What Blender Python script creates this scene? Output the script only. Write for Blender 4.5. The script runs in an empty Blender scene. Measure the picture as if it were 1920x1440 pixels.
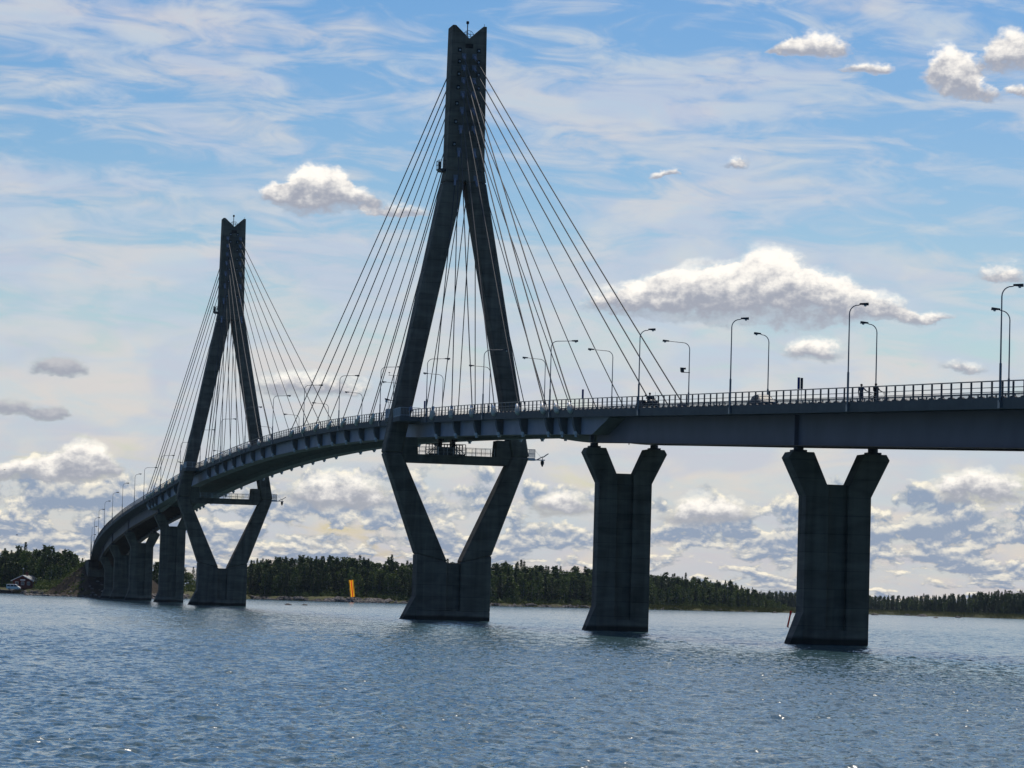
import bpy, bmesh, math, random
from math import radians as R, sin, cos, pi, sqrt
from mathutils import Vector, Matrix

random.seed(7)
S = bpy.context.scene
COL = S.collection

# ------------------------------------------------------------------ helpers
def tag(o, label=None, cat=None, group=None, kind=None):
    if label: o['label'] = label
    if cat: o['category'] = cat
    if group: o['group'] = group
    if kind: o['kind'] = kind
    return o

def empty(name, loc=(0, 0, 0), rz=0.0):
    o = bpy.data.objects.new(name, None)
    o.empty_display_size = 0.5
    COL.objects.link(o)
    o.location = loc
    o.rotation_euler = (0, 0, rz)
    return o

class MB:
    """collects shapes, then links them as ONE mesh object"""
    def __init__(s):
        s.v = []; s.f = []; s.m = []
    def add(s, verts, faces, mi=0):
        b = len(s.v)
        s.v += [tuple(p) for p in verts]
        s.f += [tuple(b + i for i in f) for f in faces]
        s.m += [mi] * len(faces)
    def box(s, x0, x1, y0, y1, z0, z1, mi=0):
        s.hexa([(x0, y0, z0), (x1, y0, z0), (x1, y1, z0), (x0, y1, z0), (x0, y0, z1), (x1, y0, z1), (x1, y1, z1), (x0, y1, z1)], mi)
    def hexa(s, c, mi=0):
        s.add(c, [(3, 2, 1, 0), (4, 5, 6, 7), (0, 1, 5, 4), (1, 2, 6, 5), (2, 3, 7, 6), (3, 0, 4, 7)], mi)
    def prism(s, poly, x0, x1, mi=0):
        """polygon in (y, z), extruded along x"""
        n = len(poly)
        v = [(x0, y, z) for y, z in poly] + [(x1, y, z) for y, z in poly]
        f = [tuple(range(n))[::-1], tuple(range(n, 2 * n))]
        for i in range(n):
            j = (i + 1) % n
            f.append((i, j, n + j, n + i))
        s.add(v, f, mi)
    def prism_y(s, poly, y0, y1, mi=0):
        """polygon in (x, z), extruded along y"""
        n = len(poly)
        v = [(x, y0, z) for x, z in poly] + [(x, y1, z) for x, z in poly]
        f = [tuple(range(n)), tuple(range(n, 2 * n))[::-1]]
        for i in range(n):
            j = (i + 1) % n
            f.append((j, i, n + i, n + j))
        s.add(v, f, mi)
    def tube(s, pts, r, n=6, mi=0, cap=True):
        """tube along points; r a number or one radius per point"""
        pts = [Vector(p) for p in pts]
        rs = r if isinstance(r, (list, tuple)) else [r] * len(pts)
        b = len(s.v)
        up = Vector((0, 0, 1))
        for i, p in enumerate(pts):
            d = (pts[min(i + 1, len(pts) - 1)] - pts[max(i - 1, 0)])
            d = d.normalized() if d.length > 1e-9 else Vector((0, 0, 1))
            a = d.cross(up)
            if a.length < 1e-3: a = d.cross(Vector((1, 0, 0)))
            a.normalize(); c = a.cross(d)
            for k in range(n):
                t = 2 * pi * k / n
                s.v.append(tuple(p + (a * cos(t) + c * sin(t)) * rs[i]))
        for i in range(len(pts) - 1):
            for k in range(n):
                k2 = (k + 1) % n
                s.f.append((b + i * n + k, b + i * n + k2, b + (i + 1) * n + k2, b + (i + 1) * n + k)); s.m.append(mi)
        if cap:
            s.f.append(tuple(b + k for k in range(n))[::-1]); s.m.append(mi)
            e = b + (len(pts) - 1) * n
            s.f.append(tuple(e + k for k in range(n))); s.m.append(mi)
    def lathe(s, prof, c=(0, 0, 0), axis=(0, 0, 1), n=10, mi=0):
        """profile of (radius, height) turned round an axis"""
        ax = Vector(axis).normalized(); c = Vector(c)
        pts = [c + ax * h for _, h in prof]
        a = ax.cross(Vector((0, 0, 1)))
        if a.length < 1e-3: a = Vector((1, 0, 0))
        a.normalize(); q = ax.cross(a)
        b = len(s.v)
        for (r, h), p in zip(prof, pts):
            for k in range(n):
                t = 2 * pi * k / n
                s.v.append(tuple(p + (a * cos(t) + q * sin(t)) * r))
        for i in range(len(prof) - 1):
            for k in range(n):
                k2 = (k + 1) % n
                s.f.append((b + i * n + k, b + i * n + k2, b + (i + 1) * n + k2, b + (i + 1) * n + k)); s.m.append(mi)
        s.f.append(tuple(b + k for k in range(n))[::-1]); s.m.append(mi)
        e = b + (len(prof) - 1) * n
        s.f.append(tuple(e + k for k in range(n))); s.m.append(mi)
    def blob(s, c, r, seed, mi=0, sz=(1, 1, 1)):
        """angular stone"""
        rr = random.Random(seed)
        v = []; n = 7
        for ring, (zz, q) in enumerate(((-0.6, 0.75), (0.1, 1.0), (0.7, 0.6))):
            for k in range(n):
                t = 2 * pi * (k + 0.5 * ring) / n
                w = q * rr.uniform(0.75, 1.2)
                v.append((c[0] + r * sz[0] * w * cos(t), c[1] + r * sz[1] * w * sin(t), c[2] + r * sz[2] * (zz + rr.uniform(-.18, .18))))
        f = []
        for ring in range(2):
            for k in range(n):
                a = ring * n + k; b = ring * n + (k + 1) % n
                f += [(a, b, b + n), (a, b + n, a + n)]
        v.append((c[0], c[1], c[2] + r * sz[2] * 0.95)); t = len(v) - 1
        for k in range(n): f.append((2 * n + k, 2 * n + (k + 1) % n, t))
        s.add(v, f, mi)
    def mesh(s, name, mats, smooth=False):
        me = bpy.data.meshes.new(name)
        me.from_pydata(s.v, [], s.f)
        for m in (mats if isinstance(mats, (list, tuple)) else [mats]): me.materials.append(m)
        if max(s.m, default=0): me.polygons.foreach_set('material_index', s.m)
        if smooth: me.polygons.foreach_set('use_smooth', [True] * len(s.f))
        me.update()
        return me
    def build(s, name, mats, parent=None, smooth=False, recalc=False):
        me = s.mesh(name, mats, smooth)
        if recalc:
            bm = bmesh.new(); bm.from_mesh(me)
            bmesh.ops.recalc_face_normals(bm, faces=bm.faces)
            bm.to_mesh(me); bm.free()
        o = bpy.data.objects.new(name, me)
        COL.objects.link(o)
        if parent: o.parent = parent
        return o

def kids(o): return list(o.children)
def copy_tree(o, parent=None):
    c = o.copy(); COL.objects.link(c)
    if parent: c.parent = parent
    for ch in kids(o): copy_tree(ch, c)
    return c
def ordinal(i):
    return ['first', 'second', 'third', 'fourth', 'fifth', 'sixth', 'seventh', 'eighth', 'ninth', 'tenth', 'eleventh', 'twelfth', 'thirteenth', 'fourteenth', 'fifteenth', 'sixteenth', 'seventeenth', 'eighteenth', 'nineteenth', 'twentieth', 'twenty first', 'twenty second', 'twenty third', 'twenty fourth', 'twenty fifth', 'twenty sixth', 'twenty seventh'][i]

# ------------------------------------------------------------------ materials
def nodes_of(m):
    m.use_nodes = True
    return m.node_tree, m.node_tree.nodes['Principled BSDF']
def N(nt, typ, **kw):
    n = nt.nodes.new(typ)
    for k, v in kw.items(): setattr(n, k, v)
    return n
def plain(name, col, rough=0.7, metal=0.0, var=0.0, scale=1.0):
    m = bpy.data.materials.new(name)
    nt, b = nodes_of(m)
    b.inputs['Roughness'].default_value = rough
    b.inputs['Metallic'].default_value = metal
    b.inputs['Base Color'].default_value = (*col, 1)
    if rough > 0.45 and metal < 0.2: b.inputs['Specular IOR Level'].default_value = 0.18
    if var:
        tc = N(nt, 'ShaderNodeTexCoord'); no = N(nt, 'ShaderNodeTexNoise')
        no.inputs['Scale'].default_value = scale; no.inputs['Detail'].default_value = 6
        nt.links.new(tc.outputs['Object'], no.inputs['Vector'])
        r = N(nt, 'ShaderNodeValToRGB')
        r.color_ramp.elements[0].position = 0.3; r.color_ramp.elements[1].position = 0.7
        r.color_ramp.elements[0].color = (*[c * (1 - var) for c in col], 1)
        r.color_ramp.elements[1].color = (*[min(1, c * (1 + var)) for c in col], 1)
        nt.links.new(no.outputs['Fac'], r.inputs['Fac']); nt.links.new(r.outputs['Color'], b.inputs['Base Color'])
    return m

def concrete(name, col, lift=1.6, stain=0.5, zscale=1.0):
    """cast concrete: pour lifts, board marks, streaks and a wet foot"""
    m = bpy.data.materials.new(name)
    nt, b = nodes_of(m); L = nt.links.new
    b.inputs['Roughness'].default_value = 0.88; b.inputs['Specular IOR Level'].default_value = 0.2
    tc = N(nt, 'ShaderNodeNewGeometry')
    sep = N(nt, 'ShaderNodeSeparateXYZ'); L(tc.outputs['Position'], sep.inputs[0])
    # lifts: each pour has its own tone
    fl = N(nt, 'ShaderNodeMath', operation='FLOOR'); dv = N(nt, 'ShaderNodeMath', operation='DIVIDE')
    L(sep.outputs['Z'], dv.inputs[0]); dv.inputs[1].default_value = lift; L(dv.outputs[0], fl.inputs[0])
    fx = N(nt, 'ShaderNodeMath', operation='FLOOR'); dx = N(nt, 'ShaderNodeMath', operation='DIVIDE')
    L(sep.outputs['Y'], dx.inputs[0]); dx.inputs[1].default_value = 4.3; L(dx.outputs[0], fx.inputs[0])
    cb = N(nt, 'ShaderNodeCombineXYZ'); L(fl.outputs[0], cb.inputs[0]); L(fx.outputs[0], cb.inputs[1])
    wn = N(nt, 'ShaderNodeTexWhiteNoise', noise_dimensions='2D'); L(cb.outputs[0], wn.inputs['Vector'])
    # joints
    fr = N(nt, 'ShaderNodeMath', operation='FRACT'); L(dv.outputs[0], fr.inputs[0])
    jl = N(nt, 'ShaderNodeMath', operation='LESS_THAN'); L(fr.outputs[0], jl.inputs[0]); jl.inputs[1].default_value = 0.05
    # clouds of tone and vertical streaks
    mp = N(nt, 'ShaderNodeMapping'); L(tc.outputs['Position'], mp.inputs['Vector']); mp.inputs['Scale'].default_value = (0.9, 0.9, 0.07)
    st = N(nt, 'ShaderNodeTexNoise'); st.inputs['Scale'].default_value = 1.0; st.inputs['Detail'].default_value = 4; st.inputs['Distortion'].default_value = 0.8; L(mp.outputs[0], st.inputs['Vector'])
    mp2 = N(nt, 'ShaderNodeMapping'); L(tc.outputs['Position'], mp2.inputs['Vector']); mp2.inputs['Scale'].default_value = (0.22, 0.22, 0.75)
    bd = N(nt, 'ShaderNodeTexNoise'); bd.inputs['Scale'].default_value = 1.2; bd.inputs['Detail'].default_value = 5; bd.inputs['Distortion'].default_value = 0.7; L(mp2.outputs[0], bd.inputs['Vector'])
    def ma(a, k, c):
        x = N(nt, 'ShaderNodeMath', operation='MULTIPLY_ADD'); L(a, x.inputs[0]); x.inputs[1].default_value = k
        if isinstance(c, float): x.inputs[2].default_value = c
        else: L(c, x.inputs[2])
        return x.outputs[0]
    t = ma(wn.outputs['Value'], 0.16 * stain, 1.0 - 1.10 * stain)
    t = ma(st.outputs['Fac'], 1.0 * stain, t)
    t = ma(bd.outputs['Fac'], 1.1 * stain, t)
    t = ma(jl.outputs[0], -0.22 * stain, t)
    # algae and water line at the foot
    wl = N(nt, 'ShaderNodeMapRange'); L(sep.outputs['Z'], wl.inputs[0])
    nz = N(nt, 'ShaderNodeMath', operation='MULTIPLY_ADD'); L(bd.outputs['Fac'], nz.inputs[0]); nz.inputs[1].default_value = 0.35; L(sep.outputs['Z'], nz.inputs[2])
    L(nz.outputs[0], wl.inputs[0])
    wl.inputs[1].default_value = 0.65; wl.inputs[2].default_value = 0.95; wl.inputs[3].default_value = 0.22; wl.inputs[4].default_value = 1.0
    pb = N(nt, 'ShaderNodeMapRange', interpolation_type='SMOOTHSTEP'); L(nz.outputs[0], pb.inputs[0])       # scoured pale band above it
    pb.inputs[1].default_value = 0.9; pb.inputs[2].default_value = 2.3; pb.inputs[3].default_value = 1.35; pb.inputs[4].default_value = 1.0
    t2 = N(nt, 'ShaderNodeMath', operation='MULTIPLY'); L(wl.outputs[0], t2.inputs[0]); L(pb.outputs[0], t2.inputs[1])
    tt = N(nt, 'ShaderNodeMath', operation='MULTIPLY'); L(t, tt.inputs[0]); L(t2.outputs[0], tt.inputs[1])
    mx = N(nt, 'ShaderNodeMix', data_type='RGBA', blend_type='MULTIPLY'); mx.inputs[0].default_value = 1
    mx.inputs[6].default_value = (*col, 1); L(tt.outputs[0], mx.inputs[7])
    L(mx.outputs[2], b.inputs['Base Color'])
    bp = N(nt, 'ShaderNodeBump'); bp.inputs['Distance'].default_value = 0.04; bp.inputs['Strength'].default_value = 0.5
    L(bd.outputs['Fac'], bp.inputs['Height']); L(bp.outputs[0], b.inputs['Normal'])
    return m

M = {}
M['concrete'] = concrete('weathered_concrete', (0.118, 0.102, 0.083), stain=1.25)
M['beam'] = concrete('edge_beam_concrete', (0.115, 0.11, 0.108), lift=50, stain=0.35)
M['soffit'] = concrete('soffit_concrete', (0.22, 0.20, 0.175), lift=50, stain=0.4)
M['bearing'] = plain('bearing_steel', (0.05, 0.05, 0.055), 0.6, 0.3)
M['steel'] = plain('bluegrey_girder_paint', (0.135, 0.126, 0.165), 0.6, 0.0, 0.12, 0.25)
M['panel'] = plain('bluegrey_sleeve_and_waterlit_side', (0.215, 0.225, 0.295), 0.6, 0.0, 0.12, 0.4)  # sleeve colour; on the concrete girder side it paints in light bounced off water
M['ribshade'] = plain('shade_toned_rib_concrete', (0.11, 0.108, 0.11), 0.85, 0, 0.2, 0.6)  # shade of the unlit rib faces put into a darker concrete colour
M['boxsteel'] = plain('anchor_box_steel', (0.17, 0.18, 0.22), 0.6)
M['bars'] = plain('greygreen_bar_paint', (0.26, 0.30, 0.28), 0.7)
M['darksteel'] = plain('dark_steel', (0.035, 0.036, 0.042), 0.5, 0.4)
M['flange'] = plain('brown_flange_paint', (0.12, 0.075, 0.06), 0.6, 0.0, 0.2, 0.5)
M['rail'] = plain('railing_paint', (0.05, 0.05, 0.065), 0.45, 0.3)
M['galv'] = plain('galvanised_steel', (0.33, 0.35, 0.38), 0.42, 0.7)
M['pole'] = plain('lamp_pole_galvanised', (0.16, 0.17, 0.19), 0.45, 0.5)
M['cable'] = plain('stay_cable_sheath', (0.055, 0.058, 0.062), 0.75)
M['pot'] = plain('anchor_pot_concrete', (0.55, 0.50, 0.41), 0.85, 0, 0.2, 2)
M['sleeve'] = plain('white_cable_sleeve', (0.75, 0.76, 0.78), 0.4)
M['asphalt'] = plain('asphalt', (0.05, 0.05, 0.052), 0.9, 0, 0.2, 1.5)
M['white'] = plain('white_paint', (0.78, 0.79, 0.80), 0.45)
M['glass'] = plain('dark_glass', (0.02, 0.025, 0.03), 0.5)
M['black'] = plain('black_rubber', (0.015, 0.015, 0.016), 0.8)
M['lens'] = plain('lamp_lens', (0.6, 0.62, 0.64), 0.25)
M['red'] = plain('red_paint', (0.80, 0.025, 0.015), 0.5, 0, 0.15, 3)
M['yellow'] = plain('yellow_paint', (1.0, 0.48, 0.02), 0.5)
M['orange'] = plain('orange_red_paint', (0.75, 0.07, 0.01), 0.5)
for k_ in ('yellow', 'orange'):      # thin day-mark sheets let the light behind them through
    nt_ = M[k_].node_tree; tr_ = nt_.nodes.new('ShaderNodeBsdfTranslucent'); mx_ = nt_.nodes.new('ShaderNodeMixShader'); mx_.inputs[0].default_value = 0.8
    tr_.inputs[0].default_value = nt_.nodes['Principled BSDF'].inputs['Base Color'].default_value
    nt_.links.new(nt_.nodes['Principled BSDF'].outputs[0], mx_.inputs[1]); nt_.links.new(tr_.outputs[0], mx_.inputs[2]); nt_.links.new(mx_.outputs[0], nt_.nodes['Material Output'].inputs['Surface'])
M['signblue'] = plain('blue_sign_back', (0.04, 0.06, 0.22), 0.5)
M['redwood'] = plain('red_ochre_boards', (0.12, 0.032, 0.024), 0.85, 0, 0.25, 4)
M['roof'] = plain('grey_roof_sheet', (0.15, 0.17, 0.19), 0.5, 0, 0.15, 2)
M['brick'] = plain('chimney_brick', (0.25, 0.09, 0.06), 0.9, 0, 0.2, 5)
M['timber'] = plain('quay_timber', (0.45, 0.36, 0.27), 0.85, 0, 0.2, 1)
M['darkwood'] = plain('tarred_wood', (0.05, 0.042, 0.04), 0.85, 0, 0.2, 2)
M['skin'] = plain('skin', (0.45, 0.27, 0.19), 0.6)
M['hair'] = plain('dark_hair', (0.03, 0.022, 0.018), 0.7)
M['navy'] = plain('navy_cloth', (0.03, 0.04, 0.09), 0.85)
M['blackcloth'] = plain('black_cloth', (0.018, 0.018, 0.022), 0.85)
M['bluecloth'] = plain('blue_cloth', (0.05, 0.09, 0.22), 0.85)
M['carpaint'] = plain('dark_blue_car_paint', (0.02, 0.04, 0.06), 0.6)
M['bird'] = plain('dark_feathers', (0.04, 0.04, 0.045), 0.8)
M['gull'] = plain('white_feathers', (0.7, 0.7, 0.7), 0.8)

def foliage(name, c1, c2):
    m = bpy.data.materials.new(name)
    nt, b = nodes_of(m); L = nt.links.new
    g = N(nt, 'ShaderNodeNewGeometry'); oi = N(nt, 'ShaderNodeObjectInfo')
    no = N(nt, 'ShaderNodeTexNoise'); no.inputs['Scale'].default_value = 0.45; no.inputs['Detail'].default_value = 3
    L(g.outputs['Position'], no.inputs['Vector'])
    a = N(nt, 'ShaderNodeMath', operation='ADD'); L(no.outputs['Fac'], a.inputs[0])
    k = N(nt, 'ShaderNodeMath', operation='MULTIPLY_ADD'); L(oi.outputs['Random'], k.inputs[0]); k.inputs[1].default_value = 0.5; k.inputs[2].default_value = -0.25
    L(k.outputs[0], a.inputs[1])
    ri = N(nt, 'ShaderNodeMath', operation='MULTIPLY_ADD'); L(g.outputs['Random Per Island'], ri.inputs[0]); ri.inputs[1].default_value = 0.25; L(a.outputs[0], ri.inputs[2])
    r = N(nt, 'ShaderNodeValToRGB'); L(ri.outputs[0], r.inputs['Fac'])
    r.color_ramp.elements[0].position = 0.3; r.color_ramp.elements[0].color = (*c1, 1)
    r.color_ramp.elements[1].position = 0.95; r.color_ramp.elements[1].color = (*c2, 1)
    L(r.outputs['Color'], b.inputs['Base Color'])
    b.inputs['Roughness'].default_value = 0.75; b.inputs['Specular IOR Level'].default_value = 0.12
    tr = N(nt, 'ShaderNodeBsdfTranslucent'); L(r.outputs['Color'], tr.inputs['Color'])
    mix = N(nt, 'ShaderNodeMixShader'); mix.inputs[0].default_value = 0.14
    L(b.outputs[0], mix.inputs[1]); L(tr.outputs[0], mix.inputs[2])
    L(mix.outputs[0], nt.nodes['Material Output'].inputs['Surface'])
    return m
M['spruce'] = foliage('spruce_needles', (0.026, 0.046, 0.018), (0.058, 0.094, 0.028))
M['pine'] = foliage('pine_needles', (0.036, 0.058, 0.020), (0.078, 0.112, 0.032))
M['birch'] = foliage('birch_leaves', (0.054, 0.086, 0.018), (0.12, 0.16, 0.034))
M['shrub'] = foliage('shrub_leaves', (0.05, 0.08, 0.018), (0.13, 0.16, 0.035))
M['reed'] = foliage('reed_blades', (0.09, 0.095, 0.02), (0.17, 0.165, 0.04))
M['bark'] = plain('bark', (0.10, 0.075, 0.055), 0.9, 0, 0.3, 3)
M['birchbark'] = plain('birch_bark', (0.45, 0.43, 0.40), 0.8, 0, 0.4, 3)

def stone_mat(name, c1, c2):
    m = bpy.data.materials.new(name)
    nt, b = nodes_of(m); L = nt.links.new
    g = N(nt, 'ShaderNodeNewGeometry')
    r = N(nt, 'ShaderNodeValToRGB'); L(g.outputs['Random Per Island'], r.inputs['Fac'])
    r.color_ramp.elements[0].color = (*c1, 1); r.color_ramp.elements[1].color = (*c2, 1)
    no = N(nt, 'ShaderNodeTexNoise'); no.inputs['Scale'].default_value = 2.0; no.inputs['Detail'].default_value = 5; L(g.outputs['Position'], no.inputs['Vector'])
    mx = N(nt, 'ShaderNodeMix', data_type='RGBA', blend_type='OVERLAY'); mx.inputs[0].default_value = 0.6
    L(r.outputs['Color'], mx.inputs[6]); L(no.outputs['Color'], mx.inputs[7])
    hs = N(nt, 'ShaderNodeHueSaturation'); hs.inputs['Saturation'].default_value = 0.6; L(mx.outputs[2], hs.inputs['Color'])
    L(hs.outputs[0], b.inputs['Base Color']); b.inputs['Roughness'].default_value = 0.85; b.inputs['Specular IOR Level'].default_value = 0.15
    return m
M['stone'] = stone_mat('shore_granite', (0.05, 0.04, 0.036), (0.26, 0.20, 0.155))

def ground_mat(name, c1, c2, c3):
    m = bpy.data.materials.new(name)
    nt, b = nodes_of(m); L = nt.links.new
    g = N(nt, 'ShaderNodeNewGeometry')
    n1 = N(nt, 'ShaderNodeTexNoise'); n1.inputs['Scale'].default_value = 0.12; n1.inputs['Detail'].default_value = 8; L(g.outputs['Position'], n1.inputs['Vector'])
    r = N(nt, 'ShaderNodeValToRGB'); L(n1.outputs['Fac'], r.inputs['Fac'])
    r.color_ramp.elements[0].position = 0.35; r.color_ramp.elements[0].color = (*c1, 1)
    r.color_ramp.elements[1].position = 0.65; r.color_ramp.elements[1].color = (*c3, 1)
    e = r.color_ramp.elements.new(0.5); e.color = (*c2, 1)
    L(r.outputs['Color'], b.inputs['Base Color']); b.inputs['Roughness'].default_value = 0.95; b.inputs['Specular IOR Level'].default_value = 0.1
    bp = N(nt, 'ShaderNodeBump'); bp.inputs['Distance'].default_value = 0.4
    n2 = N(nt, 'ShaderNodeTexNoise'); n2.inputs['Scale'].default_value = 1.5; n2.inputs['Detail'].default_value = 6; L(g.outputs['Position'], n2.inputs['Vector'])
    L(n2.outputs['Fac'], bp.inputs['Height']); L(bp.outputs[0], b.inputs['Normal'])
    return m
M['land'] = ground_mat('shore_grass_and_soil', (0.06, 0.05, 0.03), (0.075, 0.08, 0.025), (0.10, 0.095, 0.032))
M['bank'] = ground_mat('embankment_soil', (0.026, 0.018, 0.013), (0.045, 0.032, 0.019), (0.055, 0.047, 0.018))

# ------------------------------------------------------------------ camera (fitted to the view)
CAM = Vector((442.25, -88.35, 3.281))
F_ = Vector((-0.97526829, 0.21115992, 0.06529354)); R_ = Vector((0.21333199, 0.97657189, 0.02822767)); U_ = Vector((0.05780328, -0.04145875, 0.99746677))
cd = bpy.data.cameras.new('camera')
cam = bpy.data.objects.new('camera', cd); COL.objects.link(cam)
cd.sensor_width = 36; cd.sensor_fit = 'HORIZONTAL'; cd.lens = 6140.97 / 1920 * 36
cd.clip_start = 1; cd.clip_end = 60000
mw = Matrix((( R_.x, U_.x, -F_.x, CAM.x), (R_.y, U_.y, -F_.y, CAM.y), (R_.z, U_.z, -F_.z, CAM.z), (0, 0, 0, 1)))
cam.matrix_world = mw
S.camera = cam

# ------------------------------------------------------------------ light and sky
SUN_AZ, SUN_EL = 23.0, 47.0        # degrees from -X towards +Y, and above the horizon
sd = Vector((-cos(R(SUN_AZ)) * cos(R(SUN_EL)), sin(R(SUN_AZ)) * cos(R(SUN_EL)), sin(R(SUN_EL))))
sl = bpy.data.lights.new('sun', 'SUN'); sl.energy = 3.6; sl.angle = R(0.53); sl.color = (1.0, 0.93, 0.82)
so = bpy.data.objects.new('sun', sl); COL.objects.link(so)
so.rotation_euler = (-sd).to_track_quat('-Z', 'Y').to_euler()
so.location = (0, 0, 300)

W = bpy.data.worlds.new('World'); S.world = W; W.use_nodes = True
wt = W.node_tree; wt.nodes.clear()
wL = wt.links.new
def wn(typ, **kw): return N(wt, typ, **kw)
def wval(x, sock):
    if isinstance(x, (int, float)): sock.default_value = x
    else: wL(x, sock)
def wm(op, a, b=0.0, c=0.0, clamp=False):
    n = wn('ShaderNodeMath', operation=op); n.use_clamp = clamp
    wval(a, n.inputs[0]); wval(b, n.inputs[1]); wval(c, n.inputs[2])
    return n.outputs[0]
def wss(x, a, b, lo=0.0, hi=1.0):
    n = wn('ShaderNodeMapRange', interpolation_type='SMOOTHSTEP')
    wval(x, n.inputs[0]); n.inputs[1].default_value = a; n.inputs[2].default_value = b; n.inputs[3].default_value = lo; n.inputs[4].default_value = hi
    return n.outputs[0]
def wnoise(u, v, w, scale=1.0, detail=6.0, rough=0.55, dist=0.0):
    c = wn('ShaderNodeCombineXYZ'); wval(u, c.inputs[0]); wval(v, c.inputs[1]); wval(w, c.inputs[2])
    n = wn('ShaderNodeTexNoise'); wL(c.outputs[0], n.inputs['Vector'])
    n.inputs['Scale'].default_value = scale; n.inputs['Detail'].default_value = detail; n.inputs['Roughness'].default_value = rough; n.inputs['Distortion'].default_value = dist
    return n.outputs['Fac']
def wmix(f, a, b):
    n = wn('ShaderNodeMix', data_type='RGBA'); wval(f, n.inputs[0])
    for s_, x in ((n.inputs[6], a), (n.inputs[7], b)):
        if isinstance(x, tuple): s_.default_value = (*x, 1)
        else: wL(x, s_)
    return n.outputs[2]
tcw = wn('ShaderNodeTexCoord'); sx = wn('ShaderNodeSeparateXYZ'); wL(tcw.outputs['Generated'], sx.inputs[0])
az = wm('MULTIPLY', wm('ARCTAN2', sx.outputs['Y'], wm('MULTIPLY', sx.outputs['X'], -1.0)), 180 / pi)
el = wm('MULTIPLY', wm('ARCSINE', sx.outputs['Z']), 180 / pi)
elp = wm('MAXIMUM', el, 0.0)
sky = wn('ShaderNodeTexSky', sky_type='NISHITA'); sky.sun_disc = False
sky.sun_elevation = R(SUN_EL); sky.sun_rotation = math.atan2(sd.x, sd.y); sky.air_density = 1.0; sky.dust_density = 0.6; sky.ozone_density = 1.6
# how near the sun (clouds lit through are brighter)
dn = wn('ShaderNodeVectorMath', operation='DOT_PRODUCT'); wL(tcw.outputs['Generated'], dn.inputs[0]); dn.inputs[1].default_value = tuple(sd)
# ---- sky: two descriptions, the rich one only towards the far shore (its nodes are skipped elsewhere)
front = wss(dn.outputs['Value'], -0.3, 0.75, 0.25, 1.0)
hsv = wn('ShaderNodeHueSaturation'); hsv.inputs['Saturation'].default_value = 1.7; hsv.inputs['Value'].default_value = 1.0
wL(sky.outputs[0], hsv.inputs['Color'])
bg1 = wn('ShaderNodeBackground'); tnt = wn('ShaderNodeMix', data_type='RGBA', blend_type='MULTIPLY'); tnt.inputs[0].default_value = 1.0; wL(hsv.outputs[0], tnt.inputs[6]); tnt.inputs[7].default_value = (0.86, 0.97, 1.25, 1)
wL(tnt.outputs[2], bg1.inputs[0]); bg1.inputs[1].default_value = 0.06
bg4 = wn('ShaderNodeBackground'); tn4 = wn('ShaderNodeMix', data_type='RGBA', blend_type='MULTIPLY'); tn4.inputs[0].default_value = 1.0; wL(hsv.outputs[0], tn4.inputs[6]); tn4.inputs[7].default_value = (1.02, 1.05, 1.16, 1); wL(tn4.outputs[2], bg4.inputs[0]); bg4.inputs[1].default_value = 0.066
# simple: soft broken cloud
s1 = wnoise(wm('MULTIPLY', az, 0.03), wm('MULTIPLY', el, 0.075), 4.0, 1.0, 3, 0.55)
bg3 = wn('ShaderNodeBackground'); bg3.inputs[0].default_value = (0.62, 0.68, 0.75, 1); wL(front, bg3.inputs[1])
m_simple = wn('ShaderNodeMixShader'); wL(wm('MULTIPLY', wss(s1, 0.45, 0.62, 0.0, 0.75), wss(dn.outputs['Value'], -0.3, 0.4, 0.1, 1.0)), m_simple.inputs[0])
wL(bg1.outputs[0], m_simple.inputs[1]); wL(bg3.outputs[0], m_simple.inputs[2])
# rich
w1 = wnoise(wm('MULTIPLY_ADD', el, 0.05, wm('MULTIPLY', az, 0.20)), wm('MULTIPLY', el, 0.75), 3.1, 1.0, 4, 0.55, 0.5)
w2 = wnoise(wm('MULTIPLY_ADD', el, -0.18, wm('MULTIPLY', az, 0.55)), wm('MULTIPLY_ADD', az, 0.12, wm('MULTIPLY', el, 2.1)), 9.7, 1.0, 6, 0.6, 0.8)
veil = wm('ADD', wm('MULTIPLY', w1, 0.50), wm('MULTIPLY', w2, 0.50))
veil = wm('ADD', veil, wss(el, 2.0, 7.5, 0.15, -0.01))
cirrus = wss(veil, 0.42, 0.60)
vv = wm('MULTIPLY', wm('LOGARITHM', wm('ADD', elp, 0.55), math.e), 2.6)
def band(dv):
    return wnoise(wm('MULTIPLY', az, 1.65), wm('ADD', wm('MULTIPLY', vv, 1.75), dv), 1.7, 1.0, 5, 0.55, 0.15)
d0 = band(0.0); d1 = band(0.24)
layer = wnoise(wm('MULTIPLY', az, 0.22), wm('MULTIPLY', vv, 1.5), 7.7, 1.0, 2, 0.5)
cover = wm('ADD', wm('ADD', wss(el, 1.5, 2.7, 0.065, -0.22), wss(el, 2.8, 4.2, 0.0, -0.4)), wm('MULTIPLY', wm('SUBTRACT', layer, 0.5), 0.55))
dens = wm('ADD', d0, cover)
cum = wss(dens, 0.47, 0.57)
cumlit = wss(wm('SUBTRACT', d0, d1), -0.05, 0.15)
thick = wss(dens, 0.52, 0.74)
cumlit = wm('MULTIPLY', cumlit, wm('MULTIPLY_ADD', thick, -0.45, 1.0))
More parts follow.
